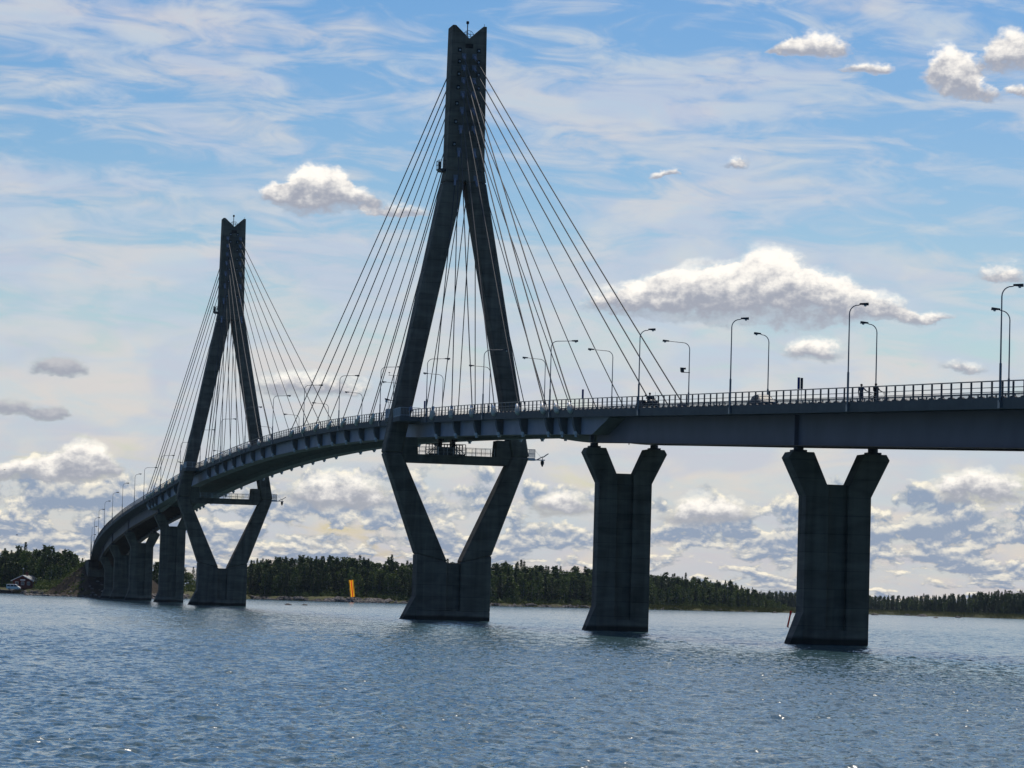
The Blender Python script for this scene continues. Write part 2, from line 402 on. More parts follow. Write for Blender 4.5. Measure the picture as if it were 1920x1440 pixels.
# single clouds: azimuth, elevation, half width, half height, weight
BLOBS = [(14.2, 5.08, 1.1, .5, .8), (14.9, 5.05, 1.0, .85, 1.0), (15.6, 5.02, 1.2, 1.1, 1.2), (16.6, 5.0, 1.15, 1.5, 1.4), (17.6, 5.02, 1.0, 1.02, 1.2), (18.5, 5.05, .9, .5, .9), (19.2, 4.98, .8, .26, .7),
         (8.75, 6.74, .75, .9, 1.3), (8.1, 6.78, .62, .36, .9), (9.3, 6.74, .62, .46, .9), (10.1, 6.62, .8, .26, .6),
         (17.5, 9.62, .65, .48, .9), (17.0, 9.6, .5, .24, .8), (18.3, 9.26, .75, .27, .75), (19.75, 9.05, .6, .9, .95), (20.8, 9.35, .7, .85, 1.0), (20.1, 8.85, .6, .45, .85), (20.95, 8.9, .35, .24, .7),
         (4.3, 3.62, .52, .38, .95), (3.5, 2.93, .75, .28, .85), (4.25, 2.9, .4, .28, .8),
         (8.7, 3.45, 1.35, .52, .75), (14.85, 7.45, .32, .17, .7), (16.0, 7.65, .28, .24, .6), (17.5, 4.33, .65, .5, .75), (20.75, 5.75, .6, .42, .62), (20.1, 4.15, .55, .26, .6),
         (4.1, 1.85, 1.5, .42, .95), (4.9, 1.92, .75, .75, .95), (20.4, 1.92, .95, .62, .95), (13.2, 1.5, .8, .55, .75), (15.7, 1.4, 1.0, .7, .75), (9.3, 1.55, 1.2, .7, .75)]
n_big = wnoise(az, wm('MULTIPLY', el, 1.5), 5.5, 1.1, 5, 0.62)
n_b2 = wnoise(az, wm('MULTIPLY', el, 1.5), 31.5, 1.1, 5, 0.62)
n_fine = wnoise(az, wm('MULTIPLY', el, 1.4), 21.0, 3.2, 5, 0.62)
a_ = wm('MULTIPLY_ADD', wm('SUBTRACT', n_big, 0.5), 1.0, az); e_ = wm('MULTIPLY_ADD', wm('SUBTRACT', n_b2, 0.5), 0.5, el)
pv = wn('ShaderNodeCombineXYZ'); wL(a_, pv.inputs[0]); wL(e_, pv.inputs[1])
acc = None
for (ca, ce, hw, hh, wgt) in BLOBS:
    q = wn('ShaderNodeVectorMath', operation='MULTIPLY_ADD'); wL(pv.outputs[0], q.inputs[0])
    q.inputs[1].default_value = (1 / hw, 1 / hh, 0); q.inputs[2].default_value = (-ca / hw, -ce / hh, 0)
    d = wn('ShaderNodeVectorMath', operation='DOT_PRODUCT'); wL(q.outputs[0], d.inputs[0]); wL(q.outputs[0], d.inputs[1])
    b = wm('MULTIPLY_ADD', d.outputs['Value'], -wgt, wgt, clamp=True)
    up = wm('MULTIPLY_ADD', e_, 1 / hh, -ce / hh)                  # 0 at the base, 1 at the top
    b = wm('MULTIPLY', b, wm('MULTIPLY_ADD', up, 4.5, 0.8, clamp=True))
    sc = wm('MULTIPLY', b, up)
    if acc is None: acc, lit = b, sc
    else: acc = wm('ADD', acc, b); lit = wm('ADD', lit, sc)
ed = wm('ADD', acc, wm('MULTIPLY', wm('SUBTRACT', n_fine, 0.5), 0.65))
puff = wm('MULTIPLY', wss(ed, 0.06, 0.58), wss(acc, 0.0, 0.25))
ln = wm('DIVIDE', lit, wm('ADD', acc, 0.08))
pl = wm('ADD', ln, wm('ADD', wm('MULTIPLY', wm('SUBTRACT', n_fine, 0.5), 1.1), wm('MULTIPLY', acc, -0.10)))
plit = wm('MULTIPLY', wss(pl, -0.05, 0.62), wm('SUBTRACT', 1.0, wm('MULTIPLY', wss(az, 4.6, 6.0, 0.75, 0.0), wm('MULTIPLY', wss(el, 2.5, 2.9), wss(el, 4.3, 5.0, 1.0, 0.0)))))
puff = wm('MULTIPLY', puff, wss(wm('ADD', ln, wm('MULTIPLY', wm('SUBTRACT', n_fine, 0.5), 0.7)), -0.25, 0.15, 0.35, 1.0))
w3 = wnoise(wm('MULTIPLY', az, 0.5), wm('MULTIPLY', el, 1.3), 44.0, 1.0, 3, 0.5, 0.6)
pale = wmix(wss(w3, 0.38, 0.62), (0.57, 0.59, 0.71), (0.74, 0.68, 0.67))
pale = wmix(wss(w2, 0.35, 0.7, 0.0, 0.55), pale, (0.52, 0.66, 0.76))
cumcol = wmix(cumlit, (0.26, 0.34, 0.49), (1.12, 1.03, 0.85))
pufcol = wmix(plit, (0.37, 0.39, 0.46), (1.12, 1.06, 0.97))
cloudcol = wmix(puff, wmix(cum, pale, cumcol), pufcol)
calpha = wm('MAXIMUM', wm('MAXIMUM', wm('MULTIPLY', cirrus, 0.80), wm('MULTIPLY', cum, 0.92)), wm('MULTIPLY', puff, 0.97))
bg2 = wn('ShaderNodeBackground'); wL(cloudcol, bg2.inputs[0]); wL(front, bg2.inputs[1])
ms = wn('ShaderNodeMixShader'); wL(calpha, ms.inputs[0]); wL(bg4.outputs[0], ms.inputs[1]); wL(bg2.outputs[0], ms.inputs[2])
inwin = wm('MULTIPLY', wm('MULTIPLY', wss(az, -14.0, -2.0), wss(az, 28.0, 42.0, 1.0, 0.0)), wm('MULTIPLY', wss(el, 12.0, 17.0, 1.0, 0.0), wm('GREATER_THAN', el, -0.2)))
mf = wn('ShaderNodeMixShader'); wL(inwin, mf.inputs[0]); wL(m_simple.outputs[0], mf.inputs[1]); wL(ms.outputs[0], mf.inputs[2])
wo = wn('ShaderNodeOutputWorld'); wL(mf.outputs[0], wo.inputs['Surface'])

S.view_settings.view_transform = 'Standard'; S.view_settings.look = 'None'
S.view_settings.exposure = 0.0; S.view_settings.gamma = 1.0
S.cycles.max_bounces = 6; S.cycles.diffuse_bounces = 2; S.cycles.glossy_bounces = 3; S.cycles.transmission_bounces = 2
S.cycles.caustics_reflective = False; S.cycles.caustics_refractive = False
S.cycles.sample_clamp_indirect = 4.0; S.cycles.sample_clamp_direct = 1.5

# ------------------------------------------------------------------ bridge line
PT = [(330, 12.6), (260, 16.6), (230, 18.1), (200, 19.4), (150, 21.57), (100, 23.78), (50, 25.85), (0, 27.65), (-50, 29.15), (-90, 29.95), (-125, 30.25), (-160, 30.25), (-200, 29.8), (-250, 28.75),
      (-300, 27.05), (-350, 24.95), (-411, 22.4), (-444, 20.85), (-478, 19.35), (-511, 17.75), (-545, 16.0), (-578, 13.95), (-600, 12.5), (-640, 10.6), (-700, 8.6), (-780, 7.0)]
PT = sorted(PT)
def P(X):
    """height of the top of the edge beam"""
    xs = [p[0] for p in PT]
    X = min(max(X, xs[0]), xs[-1] - 1e-6)
    i = max(j for j in range(len(xs) - 1) if xs[j] <= X)
    def sl(j):
        a = max(j - 1, 0); b = min(j + 1, len(xs) - 1)
        return (PT[b][1] - PT[a][1]) / (xs[b] - xs[a])
    h = xs[i + 1] - xs[i]; t = (X - xs[i]) / h
    return ((1 + 2 * t) * (1 - t) ** 2 * PT[i][1] + t * (1 - t) ** 2 * h * sl(i) + t * t * (3 - 2 * t) * PT[i + 1][1] + t * t * (t - 1) * h * sl(i + 1))
def YO(X):
    """sideways shift: the road starts to bend near the far bank"""
    return 1.84e-4 * (X + 380) ** 2 if X < -380 else 0.0
def YR(X): return math.atan(-2 * 1.84e-4 * (X + 380)) if X < -380 else 0.0
def xs_of(x0, x1, step=4.0):
    n = max(1, int(math.ceil(abs(x1 - x0) / step)))
    return [x0 + (x1 - x0) * i / n for i in range(n + 1)]
def sweep(mb, prof, x0, x1, step=4.0, mi=0, dz=None, closed=True, caps=True):
    """profile in (y, dz below the beam top) swept along the bridge line"""
    X = xs_of(x0, x1, step); b = len(mb.v)
    for x in X:
        p = P(x); yo = YO(x)
        pr = prof(x) if callable(prof) else prof
        for y, z in pr: mb.v.append((x, y + yo, p + z))
    n = len(prof(X[0])) if callable(prof) else len(prof)
    for i in range(len(X) - 1):
        for k in range(n if closed else n - 1):
            k2 = (k + 1) % n
            mb.f.append((b + i * n + k, b + i * n + k2, b + (i + 1) * n + k2, b + (i + 1) * n + k)); mb.m.append(mi)
    if caps and closed:
        mb.f.append(tuple(b + k for k in range(n))); mb.m.append(mi)
        e = b + (len(X) - 1) * n
        mb.f.append(tuple(e + k for k in range(n))[::-1]); mb.m.append(mi)
def rect(y0, y1, z0, z1): return [(y0, z0), (y1, z0), (y1, z1), (y0, z1)]

XW, XE = -640.0, 330.0
SIDE = [14.2, 27.4, 40.6, 54.0, 67.6, 81.1, 88.0, 94.5]
MAIN = [-19.9, -32.8, -46.1, -59.5, -73.0, -86.6, -100.1, -113.8]
MID = -126.8
mir = lambda x: 2 * MID - x
ANCH = SIDE + MAIN + [mir(x) for x in SIDE] + [mir(x) for x in MAIN]

bridge = empty('cable_stayed_bridge', (0, 0, 0))
tag(bridge, 'long cable stayed concrete bridge with two diamond shaped towers crossing the strait', 'bridge')

# roadway slab, edge beams
mb = MB(); sweep(mb, rect(-5.9, 5.9, -0.5, -0.2), XW, XE); mb.build('roadway', M['asphalt'], bridge, recalc=True)
for s in (-1, 1):
    mb = MB()
    def eb(x, s=s): return rect(s * 5.9, s * 6.32, -0.80, 0.0)
    sweep(mb, eb, XW, XE)
    sweep(mb, lambda x, s=s: [(s * 5.9, -0.52), (s * 5.9, -0.66), (s * 3.0, -0.75), (s * 3.0, -0.52)], XW, XE)
    mb.build('edge_beam', M['beam'], bridge, recalc=True)

# steel girders of the approaches and concrete edge girders of the stayed part
def girder_steel(x0, x1):
    mb = MB()
    for s in (-1, 1):
        sweep(mb, rect(s * 3.5 - 0.03, s * 3.5 + 0.03, -3.45, -0.76), x0, x1)
        sweep(mb, rect(s * 3.5 - 0.5, s * 3.5 + 0.5, -3.52, -3.452), x0, x1, mi=1)
        sweep(mb, rect(s * 3.5 - 0.35, s * 3.5 + 0.35, -0.80, -0.755), x0, x1)
    n = int(abs(x1 - x0) / 7.5)
    for i in range(n + 1):
        x = x0 + (x1 - x0) * (i + 0.02) / (n + 0.04); p = P(x); y = YO(x)
        mb.box(x - 0.15, x + 0.15, y - 3.44, y + 3.44, p - 2.9, p - 2.0, 1)
        if i % 2: mb.tube([(x + 1.2, y - 2.2, p - 0.6), (x + 1.2, y - 2.2, p - 3.68)], 0.06, 6, 1)
    return mb.build('girder', [M['steel'], M['flange']], bridge, recalc=True)
g_e = girder_steel(95.2, XE); g_w = girder_steel(mir(95.2), -604)
mb = MB()
for s in (-1, 1):
    sweep(mb, rect(s * 3.3, s * 5.3, -2.65, -0.70), mir(100), 100)
    for q in (1, -1):      # ends cut off on the slant
        a, b = (100, 107.5) if q == 1 else (mir(100), mir(107.5))
        pa, pb = P(a), P(b)
        mb.hexa([(a, s * 3.3, pa - 2.65), (a, s * 5.3, pa - 2.65), (b, s * 5.3, pb - 0.9), (b, s * 3.3, pb - 0.9), (a, s * 3.3, pa - 0.7), (a, s * 5.3, pa - 0.7), (b, s * 5.3, pb - 0.72), (b, s * 3.3, pb - 0.72)])
        def hz(x, s=s):
            d = min(abs(x - 58), abs(x - mir(58))) / 37.0
            d = max(0.0, min(1.0, d)); d = d * d * (3 - 2 * d)
            return rect(s * 2.75, s * 3.298, -2.62 - 0.9 * d, -0.72)
        x0, x1 = (58, 95.2) if q == 1 else (mir(58), mir(95.2))
        sweep(mb, hz, x0, x1, 3)
for x in xs_of(mir(95), 95, 4.48):
    p = P(x); mb.box(x - 0.2, x + 0.2, -3.298, 3.298, p - 1.9, p - 0.6)
eg = mb.build('edge_girder', [M['panel'], M['soffit']], bridge, recalc=True)
for pl_ in eg.data.polygons:
    if abs(pl_.normal.z) > 0.5 or abs(pl_.center.y) < 5.29: pl_.material_index = 1
# a rib with the cable anchor under every stay
ribs = []
for x in ANCH:
    for s in (-1, 1):
        mb = MB(); p = P(x)
        poly = [(s * 5.302, p - 2.62), (s * 5.55, p - 2.62), (s * 5.85, p - 2.3), (s * 6.1, p - 1.6), (s * 6.24, p - 0.805), (s * 5.302, p - 0.805)]
        mb.prism(poly, x - 0.45, x + 0.45)
        o = mb.build('rib', M['ribshade'], eg, recalc=True); ribs.append(o)
        mb = MB()
        mb.lathe([(0.32, 0), (0.32, 0.35), (0.2, 0.4), (0.2, 0.6)], (x, s * 5.72, p - 2.35), (0, 0, -1), 8)
        mb.build('anchor_cap', M['galv'], eg)

# railings
def railing(s):
    mb = MB(); y = s * 6.1
    for z0, z1, w in ((1.14, 1.22, 0.05), (0.70, 0.75, 0.03), (0.38, 0.43, 0.03), (0.20, 0.25, 0.03)):
        sweep(mb, rect(y - w, y + w, z0, z1), XW, XE, 4.0)
    X = XW
    while X < XE:
        p = P(X); yy = y + YO(X)
        if not any(abs(X - c - q) < 0.1 for c in (0, -250) for q in (0,)):
            mb.box(X - 0.055, X + 0.055, yy - 0.06, yy + 0.06, p, p + 1.13)
            mb.prism_y([(X - 0.5, p + 0.002), (X + 0.5, p + 0.002), (X + 0.22, p + 0.11), (X - 0.22, p + 0.11)], yy - 0.14, yy + 0.14, 1)
        X += 2.1
    return mb.build('railing', [M['rail'], M['beam']], bridge, recalc=True)
railing(-1); rl = railing(1)
mb = MB(); X = -420.0
while X < XE:            # upright bars on the footway side
    p = P(X); yy = 6.0 + YO(X)
    mb.add([(X - 0.014, yy, p + 0.25), (X + 0.014, yy - 0.02, p + 0.25), (X + 0.014, yy - 0.02, p + 1.14), (X - 0.014, yy, p + 1.14)], [(0, 1, 2, 3)])
    mb.add([(X + 0.014, yy, p + 0.25), (X + 0.014, yy - 0.02, p + 0.25), (X + 0.014, yy - 0.02, p + 1.14), (X + 0.014, yy, p + 1.14)], [(0, 1, 2, 3)])
    X += 0.13
mb.build('upright_bars', M['bars'], rl)

# piers
def pier(xf, half_t=1.1):
    yo = YO(xf - 1.1); p = P(xf - 1.1); zt = p - 4.05
    o = empty('pier', (xf - half_t, yo, 0)); o.parent = bridge
    zs, zv = zt - 3.8, zt - 2.79
    mb = MB()
    for s in (-1, 1):
        mb.prism([(s * 0.9, 1.3), (s * 2.97, 1.3), (s * 2.97, zs), (s * 4.6, zt - 0.5), (s * 4.3, zt), (s * 2.3, zt), (s * 1.05, zv), (s * 0.9, zv)], -half_t, half_t)
    mb.box(-half_t + 0.5, half_t - 0.5, -0.898, 0.898, 1.3, zv)
    mb.box(-half_t, half_t, -2.97, 2.97, -2, 1.298)
    mb.box(-half_t + 0.5, half_t - 0.5, -0.9, 0.9, zv + 0.001, zv + 0.05)
    st = mb.build('column', M['concrete'], o, recalc=True)
    bv = st.modifiers.new('bevel', 'BEVEL'); bv.width = 0.16; bv.segments = 1; bv.limit_method = 'ANGLE'; bv.angle_limit = R(40)
    mb = MB()                          # ice cutter on the upstream side
    t = half_t
    mb.add([(-t, -2.972, -2), (t, -2.972, -2), (-t, -2.972, 2.8), (t, -2.972, 2.8), (-t * .6, -5.2, -2), (t * .6, -5.2, -2), (-t * .75, -4.1, 0.0), (t * .75, -4.1, 0.0)],
           [(0, 4, 6, 2), (1, 3, 7, 5), (4, 5, 7, 6), (6, 7, 3, 2), (0, 1, 5, 4), (0, 2, 3, 1)])
    mb.build('ice_cutter', M['concrete'], o, recalc=True)
    for s in (-1, 1):
        mb = MB()
        mb.box(-0.6, 0.6, s * 3.4 - 0.6, s * 3.4 + 0.6, zt + 0.002, zt + 0.2)
        mb.lathe([(0.45, 0), (0.45, 0.32)], (0, s * 3.4, zt + 0.2), n=12)
        mb.build('bearing', M['bearing'], o)
        for xx in (0,):              # stiffener of the girder over the bearing
            mb = MB()
            mb.box(-0.3, 0.3, s * 3.531, s * 3.9, zt + 0.6, p - 0.80)
            mb.build('stiffener', M['steel'], o)
    return o
for xf in (240.0, 169.8, 94.5, mir(94.5) + 2.2, mir(169.8) + 2.2, -482.0, -541.0): pier(xf)

# far abutment
mb = MB()
xa = -598.0; ya = YO(xa); pa = P(xa)
mb.box(xa - 14, xa, ya - 6.6, ya + 6.6, pa - 6.3, pa - 3.9)
mb.box(xa - 14, xa - 6.5, ya - 6.6, ya + 6.6, pa - 3.898, pa - 0.9)
for s in (-1, 1):
    mb.prism_y([(xa, pa - 6.3), (xa, pa - 0.82), (xa - 24, P(xa - 24) - 0.82), (xa - 24, pa - 3.0)], ya + s * 6.604, ya + s * 7.0)
mb.build('abutment', M['concrete'], bridge, recalc=True)

# ------------------------------------------------------------------ towers
ZA = [78.0, 76.4, 74.65, 72.75, 70.5, 67.95, 64.8, 61.0]
YI = [0.74, 0.74, 0.74, 0.77, 0.80, 0.92, 1.06, 1.42]
YU = [1.34, 1.34, 1.37, 1.42, 1.55, 1.62, 1.74, 2.05]
def tower(xf, d):
    """xf: plane of the face towards the near bank; d: +1 when the side span lies on that side"""
    o = empty('tower', (xf - 1.7, 0, 0)); o.parent = bridge
    T = 1.7
    mb = MB()
    for s in (-1, 1):     # lower shaft
        mb.prism([(s * 0.95, 1.3), (s * 5.2, 1.3), (s * 5.2, 8.9), (s * 5.2, 9.0), (s * 0.95, 7.999)], -T, T)
    mb.box(-T + 0.45, T - 0.45, -0.948, 0.948, 1.3, 7.9)
    mb.box(-T, T, -5.2, 5.2, -2, 1.298)
    c = mb.build('base', M['concrete'], o, recalc=True)
    mb = MB()                          # ice cutter on the upstream side
    mb.add([(-T, -5.202, -2), (T, -5.202, -2), (-T, -5.202, 3.3), (T, -5.202, 3.3), (-T * .6, -8.1, -2), (T * .6, -8.1, -2), (-T * .75, -6.95, 0.0), (T * .75, -6.95, 0.0)],
           [(0, 4, 6, 2), (1, 3, 7, 5), (4, 5, 7, 6), (6, 7, 3, 2), (0, 1, 5, 4), (0, 2, 3, 1)])
    mb.build('ice_cutter', M['concrete'], o, recalc=True)
    mb = MB()
    for s in (-1, 1):
        mb.prism([(s * 0.95, 8.0), (s * 5.2, 9.001), (s * 10.15, 22.8), (s * 7.73, 22.8)], -T + 0.01, T - 0.01)
    lower = mb.build('lower_legs', M['concrete'], o, recalc=True)
    mb = MB()
    for s in (-1, 1):
        mb.prism([(s * 7.73, 22.802), (s * 10.15, 22.802), (s * 2.96, 60.66), (s * 0.12, 60.66)], -T + 0.02, T - 0.02)
    upper = mb.build('upper_legs', M['concrete'], o, recalc=True)
    mb = MB()
    mb.prism([(-2.96, 60.662), (-0.12, 60.662), (0, 61.0), (0.12, 60.662), (2.96, 60.662), (2.65, 62.3), (2.42, 82.52), (1.95, 82.52), (0.0, 80.72), (-1.95, 82.52), (-2.42, 82.52), (-2.65, 62.3)], -T + 0.1, T - 0.03)
    mb.box(T - 0.1, T + 0.02, -2.7, 2.7, 62.15, 62.42)
    head = mb.build('head', M['concrete'], o, recalc=True)
    for q in (c, lower, upper, head):
        bv = q.modifiers.new('bevel', 'BEVEL'); bv.width = 0.2; bv.segments = 1; bv.limit_method = 'ANGLE'; bv.angle_limit = R(40)
    mb = MB(); mb.prism([(-7.1, 21.57), (7.1, 21.57), (7.64, 22.72), (-7.64, 22.72)], -T + 0.25, T - 0.25)
    mb.build('crossbeam', M['concrete'], o, recalc=True)
    for s in (-1, 1):
        mb = MB(); mb.prism([(s * 5.45, 22.722), (s * 7.70, 22.722), (s * 7.27, 25.0), (s * 5.62, 25.0)], -T + 0.3, T - 0.3)
        mb.build('bearing_block', M['concrete'], o, recalc=True)
    # steel boxes where the stays leave the head, and black plates painting recess shade round anchors from the other face
    for z, yi, yu in zip(ZA, YI, YU):
        for s in (-1, 1):
            for e in (1, -1):         # e: which face
                fx = (T - 0.03) if e == 1 else -(T - 0.1)
                out = yi if e == d else yu     # stays leaving on this face
                inn = yu if e == d else yi     # stays anchored through from the other face
                mb = MB(); mb.box(fx, fx + e * 0.22, s * out - 0.30, s * out + 0.30, z - 0.15, z + 0.55, 0)
                mb.build('anchor_box', M['boxsteel'], o)
                if z > 62:
                    mb = MB(); mb.box(fx, fx + e * 0.06, s * inn - 0.24, s * inn + 0.24, z + 0.75, z + 1.35, 0)
                    mb.lathe([(0.14, 0), (0.14, 0.22), (0.05, 0.25)], (fx + e * 0.03, s * inn, z + 1.0), (e, 0, 0), 8, 1)
                    mb.build('anchor_shade_plate', [M['black'], M['galv']], o)
    mb = MB(); mb.box(T - 0.035, T - 0.012, -0.55, 0.55, 79.35, 79.95)
    mb.build('recess_shade', M['black'], o)  # flat black sheet painting the shade inside the anchorage recess
    # balcony at the neck
    mb = MB()
    mb.hexa([(-1.0, -2.68, 62.1), (1.0, -2.68, 62.1), (1.0, -3.35, 62.1), (-1.0, -3.35, 62.1), (-1.0, -2.68, 62.45), (1.0, -2.68, 62.45), (1.0, -3.7, 62.45), (-1.0, -3.7, 62.45)])
    for z in (63.05, 63.6): mb.tube([(-1, -2.6, z), (-1, -3.65, z), (1, -3.65, z), (1, -2.6, z)], 0.035, 5)
    for x, y in ((-1, -3.65), (1, -3.65), (-1, -3.1), (1, -3.1), (0, -3.65)): mb.tube([(x, y, 62.45), (x, y, 63.6)], 0.035, 5)
    mb.box(0.25, 0.28, -3.62, -3.2, 62.5, 63.5)
    mb.build('balcony', M['darksteel'], o, recalc=True)
    # mast with obstruction light and hoop rail in the notch
    mb = MB()
    mb.tube([(0, 0, 80.6), (0, 0, 83.0)], 0.07, 6)
    for x in (-0.9, 0.9):
        mb.tube([(x, -0.75, 81.4), (x, -0.4, 81.85), (x, 0, 81.95), (x, 0.4, 81.85), (x, 0.75, 81.4)], 0.035, 5)
        mb.tube([(x, -0.75, 81.42), (x, 0.75, 81.42)], 0.03, 5)
    for y in (-0.3, 0.3): mb.tube([(0.9, y, 81.0), (0.9, y, 81.9)], 0.025, 5)
    mb.tube([(T - 0.3, 2.1, 82.5), (T - 0.3, 2.1, 82.9)], 0.03, 5)
    ms_ = mb.build('mast', M['darksteel'], o)
    mb = MB(); mb.lathe([(0.12, 0), (0.2, 0.05), (0.2, 0.36), (0.12, 0.42)], (0, 0, 83.0), n=10)
    mb.build('obstruction_light', M['black'], o)
    # walkway rail on the crossbeam
    mb = MB()
    for e in (1, -1):
        xx = e * (T - 0.4)
        for z in (23.2, 23.82): mb.tube([(xx, -5.3, z), (xx, 5.3, z)], 0.025, 5)
        for i in range(9):
            y = -5.3 + 10.6 * i / 8; mb.tube([(xx, y, 22.72), (xx, y, 23.82)], 0.035 if i % 2 else 0.05, 5)
        for i in range(54):
            y = -5.3 + 10.6 * i / 53; mb.tube([(xx, y, 22.85), (xx, y, 23.8)], 0.01, 4, cap=False)
    mb.build('walkway_rail', M['galv'], o)
    # service platform and lantern arm on the downstream knee
    mb = MB()
    mb.hexa([(-0.6, 10.05, 22.45), (0.6, 10.05, 22.45), (0.6, 11.3, 22.45), (-0.6, 11.3, 22.45), (-0.6, 9.95, 22.8), (0.6, 9.95, 22.8), (0.6, 11.2, 22.8), (-0.6, 11.2, 22.8)])
    mb.box(-0.06, 0.06, 11.3, 12.75, 22.5, 22.65)
    for z in (23.4, 24.0): mb.tube([(-0.6, 10.1, z), (-0.6, 11.2, z), (0.6, 11.2, z), (0.6, 10.1, z)], 0.03, 5)
    for x, y in ((-.6, 10.3), (.6, 10.3), (-.6, 11.2), (.6, 11.2)): mb.tube([(x, y, 22.8), (x, y, 24.0)], 0.03, 5)
    for i in range(8): mb.box(0.55, 0.57, 10.35 + 0.11 * i, 10.42 + 0.11 * i, 22.85, 23.95)
    mb.tube([(0, 11.2, 24.0), (0, 12.5, 22.65)], 0.015, 4)
    mb.build('service_platform', M['galv'], o, recalc=True)
    mb = MB()
    mb.lathe([(0.1, 0), (0.26, -0.1), (0.24, -0.45), (0.06, -0.85)], (0, 12.4, 22.5), (0, 0, 1), 8)
    for s in (-1, 1):
        mb.hexa([(-0.4, 12.42 + s * .1, 22.95), (0.4, 12.42 + s * .1, 22.95), (0.4, 12.42 + s * .75, 23.0 + s * .42), (-0.4, 12.42 + s * .75, 23.0 + s * .42), (-0.4, 12.42 + s * .1, 23.05), (0.4, 12.42 + s * .1, 23.05), (0.4, 12.42 + s * .75, 23.1 + s * .42), (-0.4, 12.42 + s * .75, 23.1 + s * .42)])
    mb.tube([(0, 12.42, 22.6), (0, 12.42, 23.1)], 0.04, 5)
    mb.build('lantern', M['darksteel'], o, recalc=True)
    # widened footway round the upstream leg, with rail, and a floodlight arm
    mb = MB()
    p0 = P(xf)
    for a, b, yo2 in ((T + 0.06, T + 5.2, -9.2), (-T - 4.2, -T - 0.06, -9.0)):
        za = P(xf - T + (a + b) / 2)
        mb.box(a, b, yo2, -6.33, za - 0.62, za - 0.02)
    bay = mb.build('footway_bay', M['beam'], o, recalc=True)
    mb = MB()
    for a, b, yo2 in ((T + 0.1, T + 5.1, -9.1), (-T - 4.1, -T - 0.1, -8.9)):
        za = P(xf - T + (a + b) / 2)
        for z in (0.15, 1.18): mb.tube([(a, yo2, za + z), (b, yo2, za + z), (b, -6.35, za + z)], 0.035, 5)
        for i in range(24):
            x = a + (b - a) * i / 23; mb.tube([(x, yo2, za - 0.02), (x, yo2, za + 1.18)], 0.05 if i % 6 == 0 else 0.014, 4, cap=False)
        for i in range(14):
            y = yo2 + (-6.35 - yo2) * i / 13; mb.tube([(b, y, za - 0.02), (b, y, za + 1.18)], 0.045 if i % 6 == 0 else 0.014, 4, cap=False)
    mb.box(-T - 4.1, -T - 3.2, -8.9, -8.5, P(xf - 6) + 0.1, P(xf - 6) + 1.3, 1)
    mb.build('bay_rail', [M['galv'], M['signblue']], bay, recalc=True)
    mb = MB()
    z0 = 30.0; yl = -(10.15 - 0.19 * (z0 - 22.8))
    mb.tube([(0, yl + 0.1, z0), (0, yl - 0.9, z0 + 0.05)], 0.05, 6)
    mb.hexa([(-.2, yl - 1.25, z0 + .12), (.2, yl - 1.25, z0 + .12), (.2, yl - .6, z0), (-.2, yl - .6, z0), (-.2, yl - 1.3, z0 + .3), (.2, yl - 1.3, z0 + .3), (.2, yl - .6, z0 + .14), (-.2, yl - .6, z0 + .14)])
    mb.tube([(0, yl - .75, z0), (0, yl - .9, z0 - 1.8)], 0.03, 5)
    mb.build('floodlight', M['darksteel'], o, recalc=True)
    return o
tower(0.0, 1); tower(-250.0, -1)

# stays
for xf, d in ((0.0, 1), (-250.0, -1)):
    for grp, sgn, YL in ((SIDE, 1, YI), (MAIN, -1, YU)):
        for k in range(8):
            xa = grp[k] if d == 1 else mir(grp[k])
            e = sgn * d                   # which way it leaves the tower
            ja = 7 - k
            xt = xf - 0.03 if e == 1 else xf - 3.3
            for s in (-1, 1):
                a = Vector((xa, s * 6.42, P(xa) + 0.9)); b = Vector((xt, s * YL[ja], ZA[ja] + 0.2))
                mb = MB(); r = 0.066 if k < 5 else 0.08
                n = 14; L_ = (b - a).length
                pts = []
                for i in range(n + 1):
                    t = i / n; q = a.lerp(b, t); q.z -= 4 * t * (1 - t) * L_ * 0.0035; pts.append(q)
                mb.tube(pts, r, 6)
                dv = (pts[0] - pts[1]).normalized()
                q = pts[-1] + (pts[-2] - pts[-1]).normalized() * 1.3
                mb.tube([pts[-1], q], 0.17, 8, 1)
                cb = mb.build('stay_cable', [M['cable'], M['panel']], bridge, smooth=False)
                mb = MB()
                u = (b - a).normalized()
                base = Vector((xa, s * 6.42, P(xa) + 0.05)) - u * 0.55
                mb.lathe([(0.16, 0.0), (0.34, 0.18), (0.40, 0.6), (0.37, 1.05), (0.26, 1.3)], base, u, 10, 0)
                mb.lathe([(0.21, 1.3), (0.2, 1.95), (0.12, 2.05)], base, u, 10, 1)
                mb.build('anchor_pot', [M['pot'], M['sleeve']], cb)
# hangers and a fairway lantern under the downstream edge
mb = MB(); x = -66.0; p = P(x)
mb.box(x - 0.25, x + 0.25, 5.0, 6.4, p - 2.9, p - 2.66)
mb.lathe([(0.22, 0), (0.3, -0.2), (0.26, -0.7), (0.08, -1.2)], (x, 6.0, p - 2.9), n=8)
mb.build('fairway_lantern', M['darksteel'], bridge, recalc=True)
